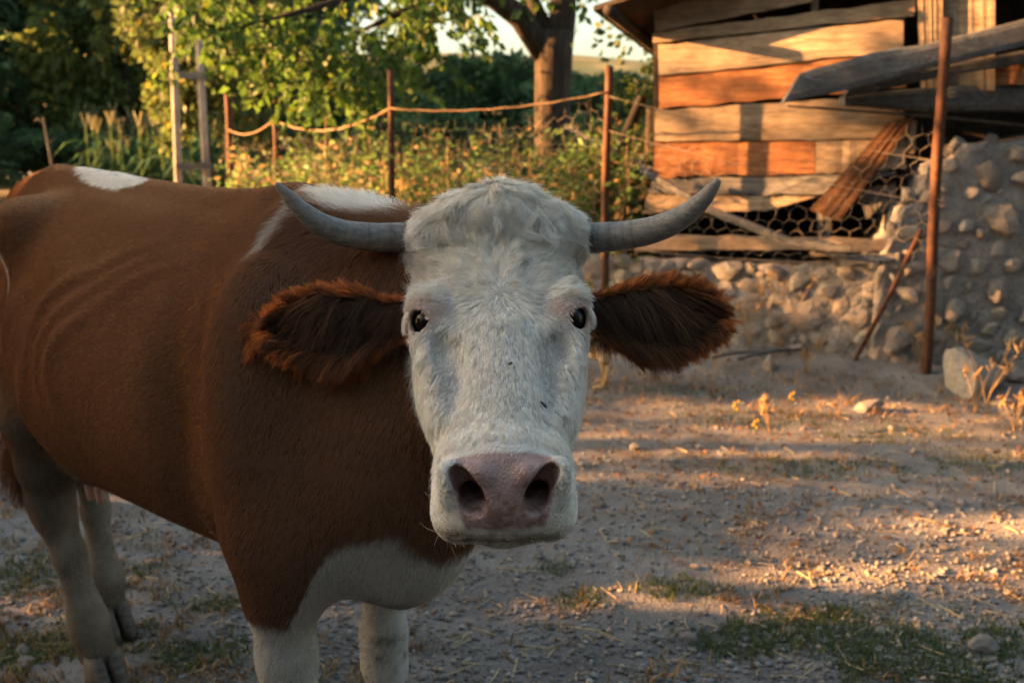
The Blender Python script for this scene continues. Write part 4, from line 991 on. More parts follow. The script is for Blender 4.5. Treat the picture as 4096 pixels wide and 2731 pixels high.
def netting(a, za0, za1, b, zb0, zb1, cell=.085, seed=0, bulge=.03):
    rg = np.random.default_rng(seed); a, b = np.array(a, float), np.array(b, float); L = np.linalg.norm(b-a); n = int(L/cell); H = max(za1-za0, zb1-zb0); kz = int(H/(cell*.86))
    m = MB(); pt = {}
    def P(u, v):
        key = (round(u, 3), round(v, 3))
        if key not in pt:
            uu = u/n; z0 = za0+(zb0-za0)*uu; z1 = za1+(zb1-za1)*uu-.10*math.sin(uu*math.pi); vv = v/kz
            q = a+(b-a)*uu; q = np.array((q[0], q[1], z0+(z1-z0)*vv)); nrm_ = np.array((-(b-a)[1], (b-a)[0], 0))/L
            q = q+nrm_*(bulge*math.sin(uu*7+seed)*math.sin(vv*5)+rg.normal(0, .006))+rg.normal(0, .007, 3)*np.array((1, 1, 1)); pt[key] = q
        return pt[key]
    for j in range(kz):
        for i in range(n):
            o = .5*(j % 2); x = i+o
            l, r_, c = (x, j+.33), (x+1, j+.33), (x+.5, j)
            if x+1 > n: continue
            # each cell contributes its two lower slanted wires and one upright
            m.tube([P(*l), P(*c)], .0008, 3, False); m.tube([P(*c), P(*r_)], .0008, 3, False); m.tube([P(*l), P(x, j+1)], .0010, 3, False)
    return put_part(m.build('netting', WIRE, fence), fence)
netting(pA, .02, 1.50, pB, .02, 1.45, seed=1); netting(pB, .02, 1.66, pC, .02, 1.56, seed=2); netting(pC, .02, 1.55, pD, .02, 1.52, .12, seed=3); netting(pD, .02, 1.5, pE, .02, 1.45, .14, seed=4)
def sag_wire(p, q, sag, r, name='top_wire', mat=None, n=22, wob=.0):
    p, q = np.array(p, float), np.array(q, float); m = MB(); pts = []
    for i in range(n+1): u = i/n; x = p+(q-p)*u; x[2] -= sag*4*u*(1-u); x += np.array((0, 0, wob*math.sin(i*2.1))); pts.append(x)
    m.tube(pts, r, 5); return put_part(m.build(name, mat or WIRE, fence, True), fence)
ROPE = m_wood('twisted_wire', (.16, .10, .06), (.30, .20, .12), (.42, .30, .19))
sag_wire((pB[0], pB[1]-.03, atY(1395, 212, 6.49)[2]), (pC[0], pC[1]-.03, atY(899, 250, 7.4)[2]), .055, .006, mat=ROPE, wob=.003)
sag_wire((pC[0], pC[1]-.03, atY(899, 250, 7.4)[2]), (pD[0], pD[1]-.03, atY(632, 275, 9.9)[2]), .13, .009, mat=ROPE, wob=.004)
sag_wire((pD[0], pD[1]-.03, atY(632, 275, 9.9)[2]), (pE[0], pE[1]-.03, 1.49), .09, .008, mat=ROPE)
for (ya, yb) in ((372, 222), (608, 566), (470, 300)):
    za, zb = atY(2135, ya, pA[1])[2], atY(1400, yb, pB[1])[2]; sag_wire((pA[0], pA[1]-.02, za), (pB[0], pB[1]-.02, zb), .03, .0018, 'strand')
# wire ties on the tall post
for z in (1.62, 1.30, 1.02): 
    m = MB(); m.tube([pA+np.array((.037*math.cos(t), .037*math.sin(t), z+.004*t)) for t in np.linspace(0, 15, 40)], .0022, 4); put_part(m.build('wire_tie', WIRE, fence), fence)
a_, b_ = onplane(2116, 528, WP+WNF*.16, WNF), atZ(1948, 856, .0)
m = MB(); m.tube([b_, (a_+b_)/2+np.array((.01, 0, 0)), a_], [.014, .016, .015], 6); tag(m.build('iron_bar', RUST, None, True), 'dark rusty bar leaning between the tall post and the stone wall', 'bar')
a_, b_ = atY(1298, 290, 7.6), atY(1500, 390, 7.0); m = MB(); m.tube([a_, (a_+b_)/2, b_, b_+(b_-a_)*.5], [.016, .018, .02, .02], 6); tag(m.build('leaning_pole', W_grey, None, True), 'pale pole slanting down through the weeds beside the fence post', 'pole')
for (a, b, y0, y1, lab) in (((1475, 225), (1425, 340), 7.3, 7.2, 'reddish stake leaning at the shed corner'), ((1497, 250), (1488, 470), 7.1, 7.1, 'dark upright stake close to the shed corner')):
    m = MB(); p, q = atY(*a, y0), atY(*b, y1); m.tube([p, (p+q)/2, q, q+(q-p)*1.2], .038, 6); tag(m.build('stake', W_dark, None, True), lab, 'stake')
# ================================================================ vegetation
def m_leaf(name, trans=.45, rough=.55, gain=1.0):
    g = NG(name); at = g.n('Attribute', attribute_name='lcol'); rn = g.rnd()
    hs = g.n('HueSaturation'); g.l(at.outputs['Color'], hs.inputs['Color']); mr = g.n('MapRange'); g.l(rn, mr.inputs[0]); mr.inputs[3].default_value = .8*gain; mr.inputs[4].default_value = 1.2*gain; g.l(mr.outputs[0], hs.inputs['Value'])
    b = g.n('BsdfPrincipled'); b.inputs['Roughness'].default_value = rough; b.inputs['Specular IOR Level'].default_value = .3; g.l(hs.outputs[0], b.inputs['Base Color'])
    t = g.n('BsdfTranslucent'); h2 = g.n('HueSaturation'); g.l(hs.outputs[0], h2.inputs['Color']); h2.inputs['Value'].default_value = 1.6; h2.inputs['Hue'].default_value = .495; g.l(h2.outputs[0], t.inputs['Color'])
    mx = g.n('MixShader'); mx.inputs[0].default_value = trans; g.l(b.outputs[0], mx.inputs[1]); g.l(t.outputs[0], mx.inputs[2]); g.l(mx.outputs[0], g.out.inputs[0]); return g.m
LEAF = m_leaf('leaf'); DRYLEAF = m_leaf('dry_leaf', .30, .8)
g = NG('bark'); n1 = g.noise(g.coord('Object', (9, 9, 1.6)), 2.4, 7, .7, .6); n2 = g.noise(g.coord('Object'), 30, 4); BARK = g.pbr(g.ramp(n1, [(.3, (.016, .012, .010)), (.55, (.052, .040, .031)), (.75, (.10, .08, .062))]), .95, g.bump(g.mix(.3, n1, n2), 1.0, .03), spec=.15)
def leaf_mesh(name, P, D, size, aspect, cols, fold=.25, seed=0, mat=None):
    """rhombic folded leaves: P bases, D directions"""
    rg = np.random.default_rng(seed); N = len(P); D = unit(D); U = unit(np.cross(D, rg.normal(0, 1, (N, 3)))); W = np.cross(D, U)
    s = (size*rg.uniform(.65, 1.25, N))[:, None]; wd = s*aspect*.5
    mid = P+D*s*.45; tip = P+D*s+W*s*rg.uniform(-.25, .25, (N, 1))
    V = np.stack([P, mid+U*wd+W*wd*fold, tip, mid-U*wd+W*wd*fold], 1).reshape(-1, 3)
    i = np.arange(N)*4; F = np.concatenate([np.stack([i, i+1, i+2], 1), np.stack([i, i+2, i+3], 1)])
    me = fast_mesh(name, V, F); vcol(me, 'lcol', np.repeat(cols, 4, 0)); 
    if mat: me.materials.append(mat)
    return me
def greens(N, base, var=.25, seed=0, yellow=0.0):
    rg = np.random.default_rng(seed); c = np.tile(np.array(base), (N, 1))*rg.normal(1, var, (N, 1)).clip(.4, 1.8)
    y = (rg.random(N) < yellow)[:, None]; return np.where(y, c*np.array((2.2, 1.4, .7)), c).clip(0, .6)
def crown_points(N, rx, ry, rz, nclump, seed, hollow=.55, lowcut=-.55):
    rg = np.random.default_rng(seed); c = unit(rg.normal(0, 1, (nclump*3, 3))); c = c[c[:, 2] > lowcut][:nclump]
    c = c*rg.uniform(hollow, 1.0, (len(c), 1)); cs = rg.uniform(.13, .30, len(c)); k = rg.choice(len(c), N, p=cs**2/np.sum(cs**2))
    d = unit(rg.normal(0, 1, (N, 3)))*rg.uniform(.35, 1.0, (N, 1))**.6*cs[k][:, None]; d[:, 2] *= .75
    p = c[k]+d; out = unit(d+.5*c[k]+np.array((0, 0, -.35))); return p*np.array((rx, ry, rz)), out
def trunk_mesh(name, h, r, spread, seed, n=7, bend=.3):
    rg = np.random.default_rng(seed); m = MB(); top = np.array((rg.normal(0, bend), rg.normal(0, bend), h))
    pts = [np.array((0, 0, -.2))]+[top*(i/6)+rg.normal(0, .05*h/6, 3) for i in range(1, 7)]; m.tube(pts, [r*(1-.09*i) for i in range(7)], 9)
    for i in range(n):
        a = rg.uniform(0, 6.28); b = pts[rg.integers(3, 7)]; e = b+np.array((math.cos(a)*spread*rg.uniform(.5, 1), math.sin(a)*spread*rg.uniform(.5, 1), spread*rg.uniform(.25, .8)))
        mid = (b+e)/2+rg.normal(0, .08*spread, 3); m.tube([b, mid, e], [r*.4, r*.25, r*.08], 6)
    return m.mesh(name, True)
def make_tree(name, label, loc, hc, rad, leaf, N, base, seed, group=None, yellow=.0, nclump=70, trunk_r=.18, cat='tree', sy=None, var=.25, mat=None, lowcut=-.55):
    t = empty(name, loc); tag(t, label, cat, group)
    p, d = crown_points(N, rad[0], rad[1], rad[2], nclump, seed, lowcut=lowcut); p = p+np.array((0, 0, hc))
    obj('crown', leaf_mesh('crown', p, d+np.random.default_rng(seed).normal(0, .5, d.shape), leaf, .62, greens(N, base, var, seed, yellow), seed=seed, mat=mat or LEAF), None, t)
    tm = trunk_mesh('trunk', hc*.95, trunk_r, rad[0]*.75, seed); obj('trunk', tm, BARK, t); return t
def copy_tree(t, loc, rz, sc, label=None, group=None):
    r = t.copy(); link(r); r.location = loc; r.rotation_euler.z = rz; r.scale = sc
    if label: r['label'] = label
    if group: r['group'] = group
    for ch in t.children: c = ch.copy(); link(c); c.parent = r
    return r
GD = (.082, .140, .070); GM = (.050, .090, .020); GY = (.095, .125, .022); GO = (.070, .100, .030)
# dense wood that closes the view, its trees dark green
wood = make_tree('broadleaf_tree', 'dark green broadleaf tree in the thick wood past the pasture', (-12.5, 27, 0), 5.2, (4.2, 3.6, 4.6), .36, 9000, GD, 1, 'trees of the wood', nclump=110, trunk_r=.3, lowcut=-.95)
for i, (x, y, s, rz) in enumerate([(-17, 30, 1.25, 1.1), (-20, 31, 1.2, 2.3), (-9.5, 33, 1.2, 3.1), (-14.5, 35, 1.5, 4.0), (-16.5, 23, 1.0, 1.9), (-13.2, 21.5, .75, 4.6)]):
    copy_tree(wood, (x, y, 0), rz, (s, s, s*random.uniform(.9, 1.1)))
make_tree('sunlit_tree', 'olive tree with low sun on its crown before the dark wood', (-8.3, 22.5, 0), 3.7, (2.2, 2.0, 2.5), .22, 9000, (.080, .112, .030), 4, yellow=.03, nclump=80, trunk_r=.16, lowcut=-.9)
make_tree('young_tree', 'slender mid green tree behind the sagging fence', (-4.35, 15.0, 0), 2.75, (1.15, 1.1, 1.75), .13, 7500, GO, 5, yellow=.05, nclump=60, trunk_r=.07, lowcut=-.9)
hedge = make_tree('hedge_tree', 'low round green tree along the hedgerow under the hills', (-1.2, 26, 0), 1.95, (2.6, 2.2, 1.5), .24, 7000, (.060, .112, .045), 6, 'trees of the hedgerow', nclump=70, trunk_r=.14, lowcut=-.95)
for (x, y, s, rz) in [(2.6, 30, 1.0, 1.0), (.9, 34, 1.15, 2.2), (-4.0, 30, 1.05, 3.0), (5.6, 28, 1.0, 4.1), (-2.5, 22.5, .72, 5.0), (8.5, 31, 1.1, .3), (-6.2, 27, .95, .9), (1.2, 22, .6, 3.7)]:
    copy_tree(hedge, (x, y, 0), rz, (s, s, s*.95))
for (x, y, s, rz) in [(-10.2, 18.5, .6, 1.0), (-12.2, 19.5, .65, 2.0), (-8.8, 20.0, .5, 3.0), (-13.5, 24, .8, 4.0)]: copy_tree(hedge, (x, y, 0), rz, (s, s, s*.9), 'small green bush at the edge of the pasture before the wood', 'bushes before the wood')
make_tree('thin_tree', 'thin leafy sapling growing against the shed corner', (1.08, 8.3, 0), 1.75, (.42, .4, 1.05), .075, 900, (.07, .10, .022), 8, yellow=.2, nclump=34, trunk_r=.02, lowcut=-.9)
# ---------------- the forked tree with drooping branches
ft = empty('forked_tree', tuple(atY(1268, 317, 10.6)*np.array((1, 1, 0)))); tag(ft, 'forked tree with dark bark and drooping sunlit leafy branches by the fence', 'tree')
tx, ty = ft.location.x, ft.location.y
m = MB(); rr = .195
def wtube(mm, pts, rad, n=12): mm.tube([np.array(p)-np.array((tx, ty, 0)) for p in pts], rad, n)
zf = atY(1265, 95, 10.6)[2]
wtube(m, [(tx, ty, -.2), (tx-.01, ty, .3), (tx+.01, ty, 1.0), (tx, ty, 1.7), (tx+.01, ty, zf-.15), (tx+.02, ty, zf+.1)], [.26, .215, .195, .185, .195, .20], 14)
obj('trunk', m.mesh('trunk', True), BARK, ft)
limbs = []
def limb(pts, rad, name='limb'):
    mm = MB(); wtube(mm, pts, rad, 9); obj(name, mm.mesh(name, True), BARK, ft); limbs.append((np.array(pts), rad))
limb([(tx-.05, ty, zf-.18), tuple(atY(1195, 40, 10.5)), tuple(atY(1130, -8, 10.3)), tuple(atY(1000, -60, 10.0)), tuple(atY(830, -70, 9.6)), tuple(atY(600, -40, 9.2)), tuple(atY(470, 20, 9.0))], [.13, .125, .11, .085, .06, .035, .012])
limb([(tx+.06, ty, zf-.1), tuple(atY(1293, 30, 10.6)), tuple(atY(1300, -60, 10.6)), tuple(atY(1330, -160, 10.6)), (1.2, 10.8, 4.9)], [.15, .14, .12, .10, .05])
limb([(tx+.0, ty, zf-.05), tuple(atY(1222, 5, 10.7)), tuple(atY(1215, -80, 10.8)), (.0, 11.1, 4.6)], [.10, .085, .07, .04])
limb([tuple(atY(1130, -8, 10.3)), tuple(atY(1010, -15, 9.7)), tuple(atY(900, 40, 9.2)), tuple(atY(800, 85, 8.9))], [.06, .045, .03, .01])
limb([tuple(atY(1000, -60, 10.0)), tuple(atY(880, -30, 9.0)), tuple(atY(720, 20, 8.5)), tuple(atY(560, 60, 8.2))], [.05, .04, .025, .008])
rg = np.random.default_rng(20)
# twigs hang from spread-out points of the crown; leaves along each twig
def twig_leaves(n, samp, nleaf, spreadL=.35, seed=0):
    rg = np.random.default_rng(seed); P = []; D = []; mm = MB()
    for i in range(n):
        s = samp(rg); a = rg.uniform(0, 6.28); dr = np.array((math.cos(a)*.7, math.sin(a)*.7, -.55+rg.normal(0, .25))); L = rg.uniform(.3, .75)
        pts = [s+dr*L*u+np.array((0, 0, -.12*L*u*u)) for u in (0, .5, 1)]; mm.tube([p-np.array((tx, ty, 0)) for p in pts], [.006, .004, .002], 3, False)
        for k in range(nleaf):
            u = rg.random(); p = s+dr*L*u+np.array((0, 0, -.12*L*u*u)); P.append(p); D.append(dr*.5+rg.normal(0, .6, 3)+np.array((0, 0, -.5)))
    return np.array(P), np.array(D), mm
def samp_left(rg):
    while True:
        dx = rg.uniform(395, 1060); Y = rg.uniform(7.9, 10.4)
        low = np.interp(dx, [395, 470, 560, 640, 700, 780, 860, 930, 1000, 1060], [30, 70, 110, 150, 170, 215, 190, 110, 60, 15])
        dy = low-abs(rg.normal(0, 95))-15
        p = atY(dx, dy, Y)
        if p[2] < 4.6: return p
P1, D1, mm = twig_leaves(300, samp_left, 17, seed=21); tag(obj('twigs', mm.mesh('twigs'), BARK, ft), kind='stuff')
def samp_top(rg):
    return np.array((rg.uniform(-3.6, 2.4), rg.uniform(8.2, 12.4), rg.uniform(3.15, 5.2)))
P2, D2, mm = twig_leaves(150, samp_top, 16, seed=22)
def samp_mid(rg): return np.array(atY(rg.uniform(1010, 1500), rg.uniform(-60, 30)-60*rg.random(), rg.uniform(9.5, 11.5)))
P3, D3, mm3 = twig_leaves(18, samp_mid, 12, seed=23); tag(obj('twigs', mm3.mesh('twigs'), BARK, ft), kind='stuff')
PP = np.concatenate([P1, P2, P3])-np.array((tx, ty, 0)); DD = np.concatenate([D1, D2, D3])
obj('crown', leaf_mesh('crown', PP, DD, .098, .62, greens(len(PP), (.062, .120, .020), .30, 5, .03), seed=6, mat=LEAF), None, ft)
# ---------------- trees standing to the west, whose shade falls over the yard
def west_tree(loc, hc, rad, N, seed, label, leaf=.16, nclump=60): return make_tree('shade_tree', label, loc, hc, rad, leaf, N, GM, seed, 'shade trees west of the yard', nclump=nclump, trunk_r=.2, lowcut=-1.0)
t1 = west_tree((-9.0, .8, 0), 2.6, (2.0, 2.3, 2.6), 15000, 41, 'bushy shade tree at the west edge of the yard', .20, 90)
copy_tree(t1, (-11.2, 1.9, 0), 1.5708, (.72, 1.0, 1.0)); copy_tree(t1, (-10.0, -2.6, 0), 2.6, (1.1, 1.1, 1.1)); copy_tree(t1, (-12.5, .2, 0), 4.0, (1.1, 1.1, 1.25)); copy_tree(t1, (-7.6, 2.2, 0), 5.1, (.62, .45, .8))
copy_tree(t1, (-8.5, 6.7, 0), .0, (.55, .34, .66), 'unseen bush added west of the yard to shade the low wall', 'bushes added to shade the low wall'); copy_tree(t1, (-8.7, 7.6, 0), 3.1, (.55, .36, .64), 'unseen bush added west of the yard to shade the low wall', 'bushes added to shade the low wall')  # bushes out of view, added so the low stone wall falls in shade
copy_tree(t1, (-4.1, 3.75, 0), 1.0, (.36, .30, .23), 'unseen low bush added to shade the ground behind the cow'); t2 = west_tree((-10.2, 6.1, 0), 4.6, (1.6, 1.15, 1.5), 3300, 43, 'sparse small tree at the west edge of the yard', .13, 46)  # the low bush is out of view, added to shade ground behind the cow
copy_tree(t2, (-9.2, 4.55, 0), 3.5, (.7, .42, .62)); t3 = west_tree((-9.6, 7.7, 0), 3.9, (1.5, 1.0, 1.0), 380, 47, 'open-crowned slender tree added out of view to dapple the shed', .14, 40)  # the open-crowned tree is unseen, added to cast dapples on the shed
copy_tree(t2, (-11.5, 5.3, 0), 2.0, (1.0, .8, .72))
# unseen trees behind the viewer, added to darken the light from the front
for (x, y, rz, sc) in ((-7.5, -5.5, .4, 1.1), (-3.5, -7.2, 1.4, 1.2), (.8, -7.8, 2.2, 1.25), (5.0, -7.0, 3.6, 1.2), (8.6, -4.8, 4.4, 1.15), (4.2, -4.4, .9, .9), (-2.0, -4.9, 2.9, .9), (9.5, -1.0, 5.2, 1.0)): copy_tree(t1, (x, y, 0), rz, (sc, sc, sc*1.15), 'unseen bushy tree added behind the viewer to darken front light', 'trees added behind the viewer to darken front light')
# ---------------- twin-legged timber pole
tp = empty('twin_pole', tuple(atY(435, 400, 13.5)*np.array((1, 1, 0)))); tag(tp, 'tall whitish twin-legged pole with cross pieces beside the maize', 'pole')
m_pole = m_wood('bleached_wood', (.22, .20, .185), (.40, .37, .34), (.52, .49, .45), axis=2)
o0 = np.array(tp.location)
for (a, b) in (((393, -60), (412, 470)), ((449, -60), (477, 470))):
    p, q = atY(*a, 13.5), atY(*b, 13.5); q = q+(q-p)*(q[2]+.1)/(p[2]-q[2]); p = p+(p-q)*.6; mm = MB(); mm.tube([p-o0, (p+q)/2-o0, q-o0], .052, 8); obj('leg', mm.mesh('leg', True), m_pole, tp)
for (a, b) in (((402, 171), (470, 176)), ((409, 382), (482, 382)), ((398, -40), (460, -40))):
    p, q = atY(*a, 13.42), atY(*b, 13.42); c = (p+q)/2-o0; mm = MB(); mm.box(tuple(c), (abs(q-p)[0]/2+.02, .03, .042)); obj('crossbar', mm.mesh('crossbar'), W_grey, tp)
# ---------------- maize
def maize_mesh(seed):
    rg = np.random.default_rng(seed); V = []; F = []; C = []; h = rg.uniform(1.5, 1.9)
    def strip(pts, wd, col):
        b = len(V)
        for (p, w_) in zip(pts, wd): V.append(p+w_); V.append(p-w_); C.append(col); C.append(col)
        for i in range(len(pts)-1): F.append((b+2*i, b+2*i+1, b+2*i+3, b+2*i+2))
    for k in (0, 1): strip([np.array((0, 0, z)) for z in (0, h*.5, h)], [np.array((.014, 0, 0)) if k else np.array((0, .014, 0))]*3, (.07, .11, .03))
    for i in range(11):
        z = h*(.2+.07*i); a = i*2.5+rg.uniform(-.5, .5); d = np.array((math.cos(a), math.sin(a), 0)); s = np.array((-d[1], d[0], 0)); L = rg.uniform(.45, .8)
        pts = [np.array((0, 0, z))+d*L*u+np.array((0, 0, L*(.7*u-1.1*u*u))) for u in (0, .3, .6, 1)]; col = np.array((.045, .098, .040))*rg.uniform(.7, 1.4); strip(pts, [s*w_ for w_ in (.012, .035, .03, .003)], tuple(col))
    for i in range(4):
        a = i*1.6; d = np.array((math.cos(a)*.3, math.sin(a)*.3, 1)); strip([np.array((0, 0, h)), np.array((0, 0, h))+d*.16, np.array((0, 0, h))+d*.30], [np.array((.007, 0, 0))]*3, (.15, .15, .085))
    me = fast_mesh('maize_plant', np.array(V), np.array(F)); vcol(me, 'lcol', np.array(C)); me.materials.append(LEAF); return me
MZ = [maize_mesh(60+i) for i in range(5)]
rg = np.random.default_rng(61)
for i in range(170):
    dx = rg.uniform(190, 545) if i < 135 else rg.uniform(560, 1200); Y = rg.uniform(17, 23); p = atY(dx, 317, Y); o = bpy.data.objects.new('maize_plant', MZ[i % 5]); link(o); s = rg.uniform(.7, .98) if dx < 560 else rg.uniform(.62, .8)
    o.location = (p[0], Y, 0); o.rotation_euler.z = rg.uniform(0, 6.28); o.scale = (s*1.1, s*1.1, s); tag(o, 'green maize plant with pale tassel in the field beyond the fence', 'maize plant', 'maize plants in the field')
# ---------------- rank weeds along the fence
def weeds(N, seed):
    rg = np.random.default_rng(seed); P = []; D = []; C = []; S = []; mm = MB()
    for i in range(N):
        if i < N*.70:
            dx = rg.uniform(520, 1500); Y = rg.uniform(7.6, 9.6) if dx > 850 else rg.uniform(9.0, 12.5)
        else: dx = rg.uniform(1330, 1500); Y = rg.uniform(6.75, 8.2)
        p = atY(dx, 317, Y); x = p[0]; h = rg.uniform(.9, 1.5)*(1.12 if rg.random() < .15 else 1)*(.88 if dx < 700 else 1); lean = rg.normal(0, .12, 2)
        dry = rg.random() < .28; top = np.array((x+lean[0]*h, Y+lean[1]*h, h)); mm.tube([(x, Y, 0), ((x+top[0])/2, (Y+top[1])/2, h*.55), top], [.005, .004, .0015], 3, False)
        nl = rg.integers(18, 36)
        for k in range(nl):
            u = rg.uniform(.25, 1.0); a = rg.uniform(0, 6.28); q = np.array((x, Y, 0))+(top-np.array((x, Y, 0)))*u+np.array((math.cos(a), math.sin(a), 0))*rg.uniform(0, .10)
            P.append(q); D.append((math.cos(a), math.sin(a), rg.normal(-.1, .5))); S.append(rg.uniform(.035, .085)*(.7 if dry else 1))
            C.append(np.array((.22, .155, .065))*rg.uniform(.6, 1.3) if dry and rg.random() < .7 else np.array((.062, .112, .028))*rg.uniform(.6, 1.6))
    me = leaf_mesh('weeds', np.array(P), np.array(D), .07, .5, np.array(C), seed=seed, mat=LEAF)
    o = obj('undergrowth', me); tag(o, 'rank green and straw coloured weeds crowding behind the wire fence', 'weeds', kind='stuff')
    g = NG('stem'); st = mm.build('stems', g.pbr(g.ramp(g.noise(g.coord(), 3), [(.3, (.12, .09, .035)), (.7, (.30, .20, .09))]), .9), o); st['kind'] = 'stuff'
weeds(900, 70)
# dry stalks one can tell apart
g = NG('straw_stalk'); STALK = g.pbr(g.ramp(g.noise(g.coord(), 25, 4), [(.3, (.22, .13, .055)), (.7, (.42, .28, .13))]), .85)
rg = np.random.default_rng(75)
def stalk(name, p, h, label, group, n=4, spread=.25, r=.0035, head=True):
    mm = MB(); p = np.array(p)
    for i in range(n):
        a = rg.uniform(0, 6.28); hh = h*rg.uniform(.55, 1); e = np.array((math.cos(a)*spread*hh, math.sin(a)*spread*hh, hh)); pts = [e*np.array((u**1.5, u**1.5, u)) for u in (0, .35, .7, 1)]
        mm.tube(pts, [r, r*.9, r*.7, r*.4], 4)
        if head:
            for k in range(5): u = rg.uniform(.75, 1); q = e*np.array((u**1.5, u**1.5, u)); mm.tube([q, q+rg.normal(0, .012, 3)+np.array((0, 0, .012)), q+rg.normal(0, .02, 3)+np.array((0, 0, .03))], [.002, .006, .002], 4)
    o = mm.build(name, STALK); o.location = p; tag(o, label, 'dry weed', group); return o
for dx, Y, h in ((862, 7.8, 1.72), (905, 8.0, 1.55), (1042, 7.7, 1.58), (1062, 7.9, 1.5), (1002, 8.2, 1.42), (735, 9.5, 1.72), (1180, 7.6, 1.62), (1195, 7.8, 1.5)):
    p = atY(dx, 317, Y); stalk('dry_stalk', (p[0], Y, 0), h, 'tall dry seed stalk standing above the weeds behind the fence', 'dry stalks above the weeds', n=2, spread=.08, r=.008)
for dx, dy, h in ((1795, 830, .55), (1722, 835, .42), (1850, 870, .22), (1770, 995, .22), (2130, 880, .32), (2165, 870, .28), (2105, 860, .35), (2265, 930, .40), (2240, 950, .34), (2330, 990, .2), (1765, 800, .5), (1640, 850, .3), (1430, 690, .5), (1405, 680, .55), (1460, 690, .5), (1380, 690, .45)):
    p = atZ(dx, dy) if dy > 750 else atZ(dx, 815); stalk('dry_stalk', (p[0], p[1], gz(p[0], p[1])-.01), h, 'brittle dry weed by the foot of the stone wall', 'dry weeds by the wall', n=rg.integers(3, 6), spread=.45)
# small yellow-flowered plant
def flower_plant(dx, dy, h, lab):
    p = atZ(dx, dy); t = empty('flowering_weed', (p[0], p[1], gz(p[0], p[1])-.01)); tag(t, lab, 'wildflower'); mm = MB(); tips = []
    for i in range(4):
        a = i*1.7; e = np.array((math.cos(a)*.18*h, math.sin(a)*.18*h, h*(1-.18*i))); mm.tube([(0, 0, 0), tuple(e*np.array((.3, .3, .5))), tuple(e)], [.004, .003, .002], 5); tips.append(e)
    g = NG('green_stem'); obj('stem', mm.mesh('stem', True), g.pbr(g.ramp(g.noise(g.coord(), 9), [(.3, (.06, .09, .02)), (.7, (.10, .14, .035))]), .8), t)
    g = NG('yellow_petal'); pm = g.pbr(g.ramp(g.noise(g.coord(), 30), [(.3, (.60, .36, .02)), (.7, (.75, .50, .04))]), .7)
    for e in tips:
        f = MB()
        for k in range(7):
            a = 2*math.pi*k/7; d = np.array((math.cos(a), math.sin(a), .35)); s = np.array((-d[1], d[0], 0)); f.add([e, e+d*.005+s*.0032, e+d*.010, e+d*.005-s*.0032], [(0, 1, 2, 3)])
        f.tube([e-np.array((0, 0, .006)), e+np.array((0, 0, .006))], [.004, .006], 6); obj('flower_head', f.mesh('flower_head'), pm, t)
flower_plant(1752, 815, .30, 'yellow flowering weed at the foot of the stone wall'); flower_plant(1690, 945, .07, 'small yellow flower opening on the bare dirt'); flower_plant(1735, 985, .06, 'tiny yellow bloom in the sparse yard grass'); flower_plant(1818, 925, .06, 'little yellow flower near the pale flat stone')
# ================================================================ stones, gravel, grass, straw, hen, fly
def stone(dx, dy, r, label, mesh, sq=(1.2, .9, .7), rz=0., group=None, cat='stone', z=.35):
    p = atZ(dx, dy); o = bpy.data.objects.new('stone', mesh); link(o); o.location = (p[0], p[1], gz(p[0], p[1])+r*sq[2]*z); o.scale = tuple(r*s for s in sq); o.rotation_euler = (random.uniform(-.15, .15), random.uniform(-.15, .15), rz); tag(o, label, cat, group); return o
b1 = rock_mesh('boulder', 301, 3, 1.0, .42, 1.0); b1.materials.append(STONE)
o = stone(2235, 905, .17, 'large angular boulder beside the tall iron post', b1, (1.25, .95, .95), .5, cat='boulder', z=.6); o.name = 'boulder'
stone(2322, 895, .085, 'grey rounded stone lying close to the boulder', ROCKS[2]); stone(2300, 930, .06, 'small flat stone below the boulder', ROCKS[4], (1.4, 1, .5)); stone(2320, 955, .07, 'pale stone with dry stalks under the boulder', ROCKS_P[1], (1.3, 1, .55))
stone(1992, 945, .075, 'flat whitish stone lying on the bare dirt before the wall', ROCKS_P[3], (1.3, .9, .55)); stone(1765, 860, .07, 'upright whitish stone among the dry weeds', ROCKS_P[0], (.7, .6, 1.0), z=.7)
stone(2252, 1492, .043, 'smooth tan stone among short green grass', ROCKS_P[2], (1.3, 1.0, .75), .4); stone(1378, 1160, .028, 'small bluish stone on the gravel by the muzzle', ROCKS[5], (1.2, .9, .75))
rgs = np.random.default_rng(90)
for i in range(95):
    dx, dy = rgs.uniform(1250, 2352), rgs.uniform(870, 1560)**1.0
    if i % 5 == 0: dx, dy = rgs.uniform(0, 560), rgs.uniform(1180, 1560)
    r = rgs.uniform(.008, .024)*(1.3 if rgs.random() < .15 else 1)
    stone(dx, dy, r, 'little stone scattered on the dusty yard', (ROCKS if rgs.random() < .6 else ROCKS_P)[rgs.integers(0, 6)], (rgs.uniform(1, 1.5), 1, rgs.uniform(.5, .85)), rgs.uniform(0, 6), 'little stones on the yard')
